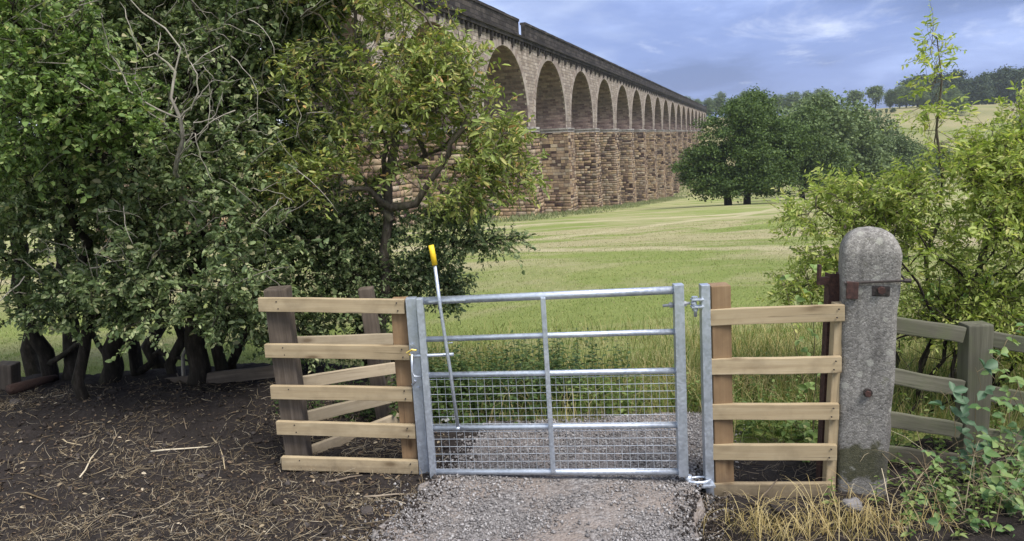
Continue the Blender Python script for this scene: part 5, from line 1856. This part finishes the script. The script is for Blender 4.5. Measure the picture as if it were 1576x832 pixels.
# mown meadow grass, blades wider and sparser with distance
n = 150000
y = 5.9 * (42 / 5.9) ** (rng.random(n) ** 0.9)
x = rng.uniform(-0.80, 0.80, n) * y
keep = ~((x < -1.0) & (y < 7.0)) & (fbm(x, y, 0.5, 12) + rng.random(n) * 1.2 > -0.15)
x, y = x[keep], y[keep]
h = (0.026 + 0.04 * rng.random(len(x))) * np.interp(y, [6, 10, 42], [1.5, 0.9, 1.1])
w = np.interp(y, [6, 12, 42], [0.003, 0.0045, 0.012]) * rng.uniform(0.7, 1.3, len(x))
z = ground_z(x, y) - 0.01
v, idx, nper = blades(np.stack([x, y, z], -1), h, w, rng.uniform(0.2, 1.1, len(x)), rng)
q = ob('meadow_grass', mesh_np(v, nper, idx), M['grass'])
q['kind'] = 'stuff'
tag(q, 'short mown green and straw grass of the meadow', 'grass')

# long seeding grass just beyond the gravel
n = 30000
y = rng.uniform(4.85, 8.6, n)
x = rng.uniform(-0.9, 5.2, n)
keep = (fbm(x, y, 1.6, 4) + 0.5 * rng.random(n) > -0.1) & (rng.random(n) < np.interp(y, [4.85, 6.0, 6.9, 8.2], [0.6, 1, 0.6, 0.05])) & ~((y < 5.3) & in_path(x, y, -0.1)) & ~((y < 5.3) & (x < 1.2))
x, y = x[keep], y[keep]
h = rng.uniform(0.12, 0.42, len(x)) * np.interp(x, [-1, 0.5, 1.5, 5], [1.1, 0.95, 1.0, 1.2])
z = ground_z(x, y) - 0.01
v, idx, nper = blades(np.stack([x, y, z], -1), h, np.full(len(x), 0.0026) * rng.uniform(0.7, 1.5, len(x)), rng.uniform(0.15, 0.9, len(x)), rng)
q = ob('long_grass', mesh_np(v, nper, idx), M['tall_grass'])
q['kind'] = 'stuff'
tag(q, 'long uncut green and buff grass beyond the gravel behind the gate', 'grass')

# nettles and weeds behind the gate
def weeds(name, label, centres, n, hmin, hmax, L, mat, seed):
    rg = np.random.default_rng(seed)
    pp, aa, nn, ll, s0, s1 = [], [], [], [], [], []
    for i in range(n):
        cx, cy, sx, sy = centres[rg.integers(len(centres))]
        x, y = cx + rg.normal() * sx, cy + rg.normal() * sy
        b = np.array((x, y, terr(x, y) - 0.05))
        hh = rg.uniform(hmin, hmax)
        tp = b + np.array((rg.normal() * 0.12 * hh, rg.normal() * 0.12 * hh, hh))
        s0.append(b); s1.append(tp)
        k = int(6 + hh * 28)
        for j in range(k):
            t_ = (j + 0.6) / k
            az = j * 2.4 + rg.random()
            pp.append(b + (tp - b) * t_); aa.append((math.cos(az), math.sin(az), 0.25 - 0.5 * rg.random())); nn.append((rg.normal() * .3, rg.normal() * .3, 1)); ll.append(L * (1.15 - 0.6 * t_) * rg.uniform(0.7, 1.2))
    pp, aa, nn, ll = map(np.array, (pp, aa, nn, ll))
    va, fa = leaf_arrays(pp, aa, unit(nn), ll, ll * 0.5)
    vb_, fb = sticks(np.array(s0), np.array(s1), np.full(len(s0), 0.0025), rg, 0.04)
    q = ob(name, mesh_np(np.concatenate([va, vb_]), 4, np.concatenate([fa, fb + len(va)])), mat)
    q['kind'] = 'stuff'
    tag(q, label, 'weeds')
    return q


weeds('nettles', 'dark nettles and weeds growing thick behind the left half of the gate', [(-0.4, 5.7, 0.25, 0.18), (0.0, 5.85, 0.25, 0.2), (0.35, 5.95, 0.25, 0.2), (-0.6, 5.6, 0.15, 0.18)], 340, 0.2, 0.56, 0.07, M['weed'], 3)
weeds('weeds', 'low green weeds at the end of the gravel behind the right half of the gate', [(1.0, 5.65, 0.35, 0.12), (1.6, 5.6, 0.3, 0.12), (0.6, 5.6, 0.2, 0.1), (2.1, 5.4, 0.25, 0.3), (1.75, 5.0, 0.2, 0.12), (2.1, 4.85, 0.15, 0.1)], 200, 0.1, 0.32, 0.06, M['weed_l'], 4)
weeds('undergrowth', 'shaded ivy and weeds at the foot of the left hedge by the fence', [(-1.6, 5.7, 0.2, 0.15), (-1.2, 6.1, 0.25, 0.2), (-1.2, 5.6, 0.15, 0.1)], 120, 0.08, 0.35, 0.055, M['weed'], 6)
weeds('verge_weeds', 'low green weeds under the old fence right of the concrete post', [(2.45, 4.1, 0.25, 0.15), (2.9, 4.0, 0.3, 0.2), (2.5, 3.7, 0.25, 0.15), (2.2, 4.6, 0.2, 0.1), (3.2, 4.6, 0.4, 0.2)], 150, 0.05, 0.26, 0.05, M['weed_l'], 8)

# dry straw and twigs over the bare soil
n = 20000
y = rng.uniform(3.0, 6.2, n); x = rng.uniform(-4.6, -0.55, n)
dens = 0.10 + 0.75 * sstep(0.0, 0.5, fbm(x, y, 1.9, 31)) + 1.0 * (1 - sstep(3.85, 4.5, y)) + 0.45 * np.exp(-((x + 1.3) ** 2) / 0.5)
keep = (rng.random(n) < dens) & ~in_path(x, y, -0.05)
x, y = x[keep], y[keep]
a = rng.random(len(x)) * np.pi * 2
ln = 0.015 + 0.15 * rng.random(len(x)) ** 4
p0 = np.stack([x, y, soil_l_z(x, y) + 0.006 + 0.03 * rng.random(len(x)) ** 3], -1)
x1, y1 = x + np.cos(a) * ln, y + np.sin(a) * ln
p1 = np.stack([x1, y1, soil_l_z(x1, y1) + 0.006 + 0.06 * rng.random(len(x)) ** 3], -1)
v, f = sticks(p0, p1, 0.0007 + 0.0014 * rng.random(len(x)) ** 3, rng, 0.12)
q = ob('straw_litter', mesh_np(v, 4, f), M['straw'])
q['kind'] = 'stuff'
tag(q, 'dry straw and chopped twigs strewn over the dark soil on the left', 'straw')
n = 3500
y = rng.uniform(3.0, 6.0, n); x = rng.uniform(-4.6, -0.5, n)
y[2200:] = rng.uniform(3.4, 4.7, 1300)
x[2200:] = path_edges(y[2200:])[0] + rng.normal(size=1300) * 0.10 + 0.02
keep = ~in_path(x, y, -0.02) | (np.arange(n) >= 2200)
x, y = x[keep], y[keep]
sz = 0.005 + 0.02 * rng.random(len(x)) ** 3
sz[-1300:] *= 0.5
zz_ = np.where(in_path(x, y, 0.0), np.maximum(terr_np(x, y) + 0.016, soil_l_z(x, y) - 0.12), soil_l_z(x, y))
v, f = chips(np.stack([x, y, zz_ + sz * 0.3], -1), sz, rng, 0.7)
q = ob('soil_crumbs', mesh_np(v, 4, f), M['clod'])
q['kind'] = 'stuff'
tag(q, 'crumbs of dark earth scattered over the bare soil', 'soil')

n = 4200
y = rng.uniform(3.6, 6.3, n); x = rng.uniform(-4.6, -0.55, n)
keep = (fbm(x, y, 1.4, 55) + 0.6 * rng.random(n) > 0.1) & ~in_path(x, y, -0.05)
x, y = x[keep], y[keep]
a = rng.random(len(x)) * 2 * np.pi
L_l = rng.uniform(0.012, 0.04, len(x))
va, fa = leaf_arrays(np.stack([x, y, soil_l_z(x, y) + 0.006], -1), np.stack([np.cos(a), np.sin(a), rng.normal(size=len(x)) * 0.25], -1), unit(np.stack([rng.normal(size=len(x)) * 0.4, rng.normal(size=len(x)) * 0.4, np.ones(len(x))], -1)), L_l, L_l * 0.55)
q = ob('leaf_litter', mesh_np(va, 4, fa), M['deadleaf'])
q['kind'] = 'stuff'
tag(q, 'brown and buff dead leaves matted over the dark soil under the hedge', 'leaf litter')

# brown litter and dry grass on the right verge
n = 2600
y = rng.uniform(3.0, 5.0, n); x = rng.uniform(0.98, 3.4, n)
x[2000:] = rng.uniform(-0.4, 1.5, 600); y[2000:] = rng.normal(5.32, 0.08, 600)
keep = ~in_path(x, y, -0.04) | (y > 5.15)
x, y = x[keep], y[keep]
a = rng.random(len(x)) * np.pi * 2
ln = 0.03 + 0.14 * rng.random(len(x)) ** 2.2
gz_ = np.where(y > 5.05, ground_z(x, y) + 0.03, soil_r_z(x, y))
p0 = np.stack([x, y, gz_ + 0.006], -1)
p1 = np.stack([x + np.cos(a) * ln, y + np.sin(a) * ln, gz_ + 0.01 + 0.06 * rng.random(len(x)) ** 2], -1)
v, f = sticks(p0, p1, 0.001 + 0.0018 * rng.random(len(x)) ** 2, rng, 0.12)
q = ob('twig_litter', mesh_np(v, 4, f), M['stick'])
q['kind'] = 'stuff'
tag(q, 'brown broken stems littering the soil below the right fence panel', 'twigs')


def arching(name, label, centres, n, hr, mat, seed, zf, w=0.0018):
    rg = np.random.default_rng(seed)
    c = np.array(centres)[rg.integers(len(centres), size=n)]
    x = c[:, 0] + rg.normal(size=n) * c[:, 2]; y = c[:, 1] + rg.normal(size=n) * c[:, 3]
    b = np.stack([x, y, zf(x, y) - 0.005], -1)
    h = rg.uniform(hr[0], hr[1], n)
    az = rg.random(n) * 2 * np.pi
    d = np.stack([np.cos(az), np.sin(az), np.zeros(n)], -1)
    up = np.array([0, 0, 1.0])
    reach = h * rg.uniform(0.3, 1.5, n)
    rows = []
    S = 6
    sd = np.stack([-np.sin(az), np.cos(az), np.zeros(n)], -1)
    for k in range(S + 1):
        t_ = k / S
        p = b + d * (reach * t_)[:, None] + up * (h * (1.9 * t_ - 1.25 * t_ * t_))[:, None]
        ww = w * (1 - 0.75 * t_)
        rows.append(p - sd * ww); rows.append(p + sd * ww)
    v = np.stack(rows, 1).reshape(-1, 3)
    q = []
    for k in range(S):
        q.append([2 * k, 2 * k + 1, 2 * k + 3, 2 * k + 2])
    f = (np.arange(n) * (2 * S + 2))[:, None, None] + np.array(q)[None]
    o = ob(name, mesh_np(v, 4, f.reshape(-1, 4)), mat)
    o['kind'] = 'stuff'
    tag(o, label, 'grass')
    return o


arching('dry_grass', 'yellow dry grass tuft arching in front of the concrete post', [(1.72, 3.75, 0.16, 0.08), (1.45, 3.65, 0.2, 0.1), (1.95, 3.66, 0.16, 0.1), (1.25, 3.75, 0.1, 0.08)], 560, (0.05, 0.24), M['dead_grass'], 5, soil_r_z)
arching('dry_stems', 'pale dry stems bent over beside the old green fence', [(2.35, 3.95, 0.2, 0.12), (2.6, 3.75, 0.25, 0.15)], 90, (0.15, 0.5), M['straw'], 6, soil_r_z, 0.0022)
arching('dry_stubble', 'straw-coloured stubble at the bottom left corner', [(-2.1, 3.9, 0.4, 0.12), (-1.5, 3.85, 0.3, 0.1), (-2.6, 3.95, 0.3, 0.12), (-1.2, 4.15, 0.25, 0.1)], 260, (0.015, 0.06), M['straw'], 7, soil_l_z, 0.0016)
arching('hay_wisps', 'dry buff grass hanging over the edge of the meadow behind the hinge post', [(1.6, 5.75, 0.2, 0.12), (2.0, 5.8, 0.3, 0.2), (2.4, 6.8, 0.3, 0.3)], 700, (0.1, 0.4), M['dead_grass'], 9, ground_z, 0.002)

n = 900
y = rng.uniform(3.5, 4.6, n); x = path_edges(y)[1] + rng.normal(size=n) * 0.07
sz = 0.003 + 0.008 * rng.random(n) ** 3
zz_ = np.where(in_path(x, y, -0.01), terr_np(x, y) + 0.016, soil_r_z(x, y))
v, f = chips(np.stack([x, y, zz_ + sz * 0.3], -1), sz, rng, 0.7)
q = ob('verge_crumbs', mesh_np(v, 4, f), M['clod'])
q['kind'] = 'stuff'
tag(q, 'crumbs of brown earth along the right edge of the gravel', 'soil')
arching('verge_straw', 'brown matted stems spilling onto the right edge of the gravel', [(1.0, 3.8, 0.08, 0.15), (1.05, 4.05, 0.06, 0.1), (0.95, 3.6, 0.08, 0.1)], 260, (0.015, 0.06), M['stick'], 15, soil_r_z, 0.0016)

# single stones, clods and sticks one can pick out
def lump(name, label, cat, p, size, mat, seed, group=None):
    rg = np.random.default_rng(seed)
    bm = bmesh.new()
    bmesh.ops.create_icosphere(bm, subdivisions=3, radius=1)
    s = rg.uniform(0.75, 1.2, 3) * size * np.array([1, 0.85, 0.65])
    for v in bm.verts:
        d = 1 + 0.28 * mnoise.noise(tuple(v.co * 1.4 + Vector((seed * 3.1, 0, 0)))) + 0.1 * mnoise.noise(tuple(v.co * 4 + Vector((0, seed, 0))))
        v.co = Vector((v.co.x * s[0] * d, v.co.y * s[1] * d, v.co.z * s[2] * d))
    me = bpy.data.meshes.new(name); bm.to_mesh(me); bm.free()
    o = ob(name, me, mat, None, Matrix.Translation(p))
    return tag(o, label, cat, group)


for i, (px, py, s, mat, lab) in enumerate([
        (565, 789, 0.042, 'clod', 'dark lump of earth at the left edge of the gravel'), (697, 766, 0.022, 'clod', 'small dark stone lying on the gravel near the latch post'),
        (408, 800, 0.028, 'clod', 'earth clod on the soil below the left fence panel'), (428, 780, 0.03, 'clod', 'earth clod close under the bottom board of the left panel'),
        (250, 683, 0.024, 'clod', 'rounded clod on the soil under the hedge'), (310, 742, 0.026, 'clod', 'flat clod in the middle of the bare soil'),
        (1312, 783, 0.05, 'stone', 'rounded grey stone at the foot of the concrete post'), (1200, 790, 0.06, 'clod', 'broad dark stone under the bottom board of the right panel'),
        (1160, 778, 0.03, 'clod', 'dark stone below the right panel near the hinge post'), (1250, 706, 0.04, 'clod', 'dark stone seen between the lower boards of the right panel'),
        (812, 741, 0.012, 'stone', 'pale pebble on the gravel below the middle of the gate'), (668, 692, 0.03, 'clod', 'earth lump behind the mesh of the gate'),
        (30, 648, 0.05, 'clod', 'earth clod at the left edge under the hedge'), (180, 640, 0.035, 'clod', 'earth clod between the hedge trunks'), (400, 690, 0.03, 'clod', 'earth clod left of the old dark post')]):
    g = ground_at(px, py)
    zz_ = float(soil_l_z(np.array(g.x), np.array(g.y))) if g.x < -0.6 else g.z
    lump('stone' if mat == 'stone' else 'clod', lab, 'stone' if mat == 'stone' else 'clod', Vector((g.x, g.y, zz_ + s * 0.25)), s, M[mat], i + 1)

for i, (x0, y0, x1, y1, r, mat, lab) in enumerate([
        (20, 640, 95, 615, 0.045, 'redstick', 'reddish rotten log lying under the hedge at the far left'), (232, 706, 320, 701, 0.006, 'straw', 'straight pale stick lying on the bare soil'),
        (33, 760, 75, 775, 0.006, 'straw', 'short pale stick near the left edge of the soil'), (98, 692, 120, 700, 0.005, 'straw', 'stub of stick in the soil under the hedge'),
        (360, 605, 430, 655, 0.007, 'stick', 'bent twig sloping down beside the old dark post'), (280, 610, 285, 680, 0.006, 'stick', 'upright broken stem in front of the thick hedge trunk'),
        (1160, 790, 1195, 745, 0.005, 'stick', 'thin twig leaning across the bottom board of the right panel'), (560, 770, 640, 760, 0.006, 'stick', 'brown stick on the soil below the left panel'),
        (130, 735, 150, 700, 0.005, 'straw', 'pale stalk sticking up from the soil on the left'), (330, 690, 352, 730, 0.005, 'straw', 'curved pale twig in the middle of the soil'),
        (500, 745, 560, 735, 0.006, 'stick', 'dark stick under the bottom board of the left panel'), (590, 800, 640, 790, 0.005, 'straw', 'dry stalk at the left edge of the gravel')]):
    a, b = ground_at(x0, y0), ground_at(x1, y1)
    zl = lambda q: float(soil_l_z(np.array(q.x), np.array(q.y))) if q.x < -0.6 else q.z
    a.z, b.z = zl(a) + r * 0.8, zl(b) + r * 0.8
    rg = np.random.default_rng(i)
    pts = [a + (b - a) * t_ + Vector((rg.normal() * 0.012, rg.normal() * 0.012, abs(rg.normal()) * 0.008)) for t_ in (0, .3, .6, 1)]
    o = MB().tube(pts, [r, r * 1.05, r * 0.85, r * 0.6], 8).build('log' if r > 0.02 else 'stick', M[mat], None, True)
    tag(o, lab, 'log' if r > 0.02 else 'stick')

g = ground_at(693, 651)
m = MB()
nx, ny = 9, 5
for j in range(ny):
    for i in range(nx):
        m.v.append((g.x + (i / 8 - 0.5) * 0.13, g.y + 0.02 * math.sin(i * 1.9) + 0.03 * j, g.z + 0.02 + j * 0.008 + 0.006 * math.sin(i * 2.3 + j)))
for j in range(ny - 1):
    for i in range(nx - 1):
        k = j * nx + i
        m.f.append([k, k + 1, k + nx + 1, k + nx])
tag(m.build('plastic_scrap', M['plastic_bag'], None, True), 'scrap of pale plastic lying behind the mesh by the latch side', 'litter')
g = ground_at(906, 617)
m = MB()
for j in range(4):
    for i in range(5):
        m.v.append((g.x + (i / 4 - 0.5) * 0.06, g.y + 0.015 * j + 0.01 * math.sin(i * 2.0), g.z + 0.06 + 0.012 * math.sin(i * 1.7 + j * 1.1)))
for j in range(3):
    for i in range(4):
        k = j * 5 + i
        m.f.append([k, k + 1, k + 6, k + 5])
tag(m.build('plastic_scrap', M['plastic_bag'], None, True), 'small white scrap caught in the weeds behind the right half of the gate', 'litter')

# rough unmown growth along the foot of the viaduct and round the meadow trees
n = 16000
u = rng.uniform(-62, 250, n) ; w_ = -rng.random(n) ** 1.6 * 7.0 - 0.2
q_ = np.array([tuple(VM @ Vector((a, b, 0))) for a, b in zip(u, w_)])
x, y = q_[:, 0], q_[:, 1]
keep = fbm(x, y, 0.35, 6) + rng.random(n) > 0.1
x, y = x[keep], y[keep]
h = rng.uniform(0.2, 0.85, len(x)) * np.interp(-w_[keep], [0, 3, 7], [1.2, 0.9, 0.4])
v, idx, nper = blades(np.stack([x, y, ground_z(x, y) - 0.03], -1), h, 0.035 * rng.uniform(0.6, 1.5, len(x)), rng.uniform(0.2, 0.9, len(x)), rng)
q = ob('rough_grass', mesh_np(v, nper, idx), M['rough'])
q['kind'] = 'stuff'
tag(q, 'rough grey-green grass left unmown along the foot of the viaduct', 'grass')

# ------------------------------------------------------------------ damp summer air
zmin, zmax = -24.0, 48.0
hz = MB().box((-1150, -100, zmin), (1150, 1350, zmax))
me = mesh_from(hz.v, hz.f)
m_ = bpy.data.materials.new('haze')
m_.use_nodes = True
m_.node_tree.nodes.clear()
ho = m_.node_tree.nodes.new('ShaderNodeOutputMaterial')
hv = m_.node_tree.nodes.new('ShaderNodeVolumePrincipled')
hv.inputs['Color'].default_value = (0.80, 0.88, 1.0, 1)
hv.inputs['Density'].default_value = 0.00014
hv.inputs['Anisotropy'].default_value = 0.2
m_.node_tree.links.new(hv.outputs[0], ho.inputs['Volume'])
hz = ob('haze', me, m_)
hz['kind'] = 'stuff'
tag(hz, 'thin blue summer haze in the air over the valley', 'haze')


for o in ROOTS:
    if '_b' in o:
        del o['_b']
for o in bpy.data.objects:
    if '_b' in o:
        del o['_b']
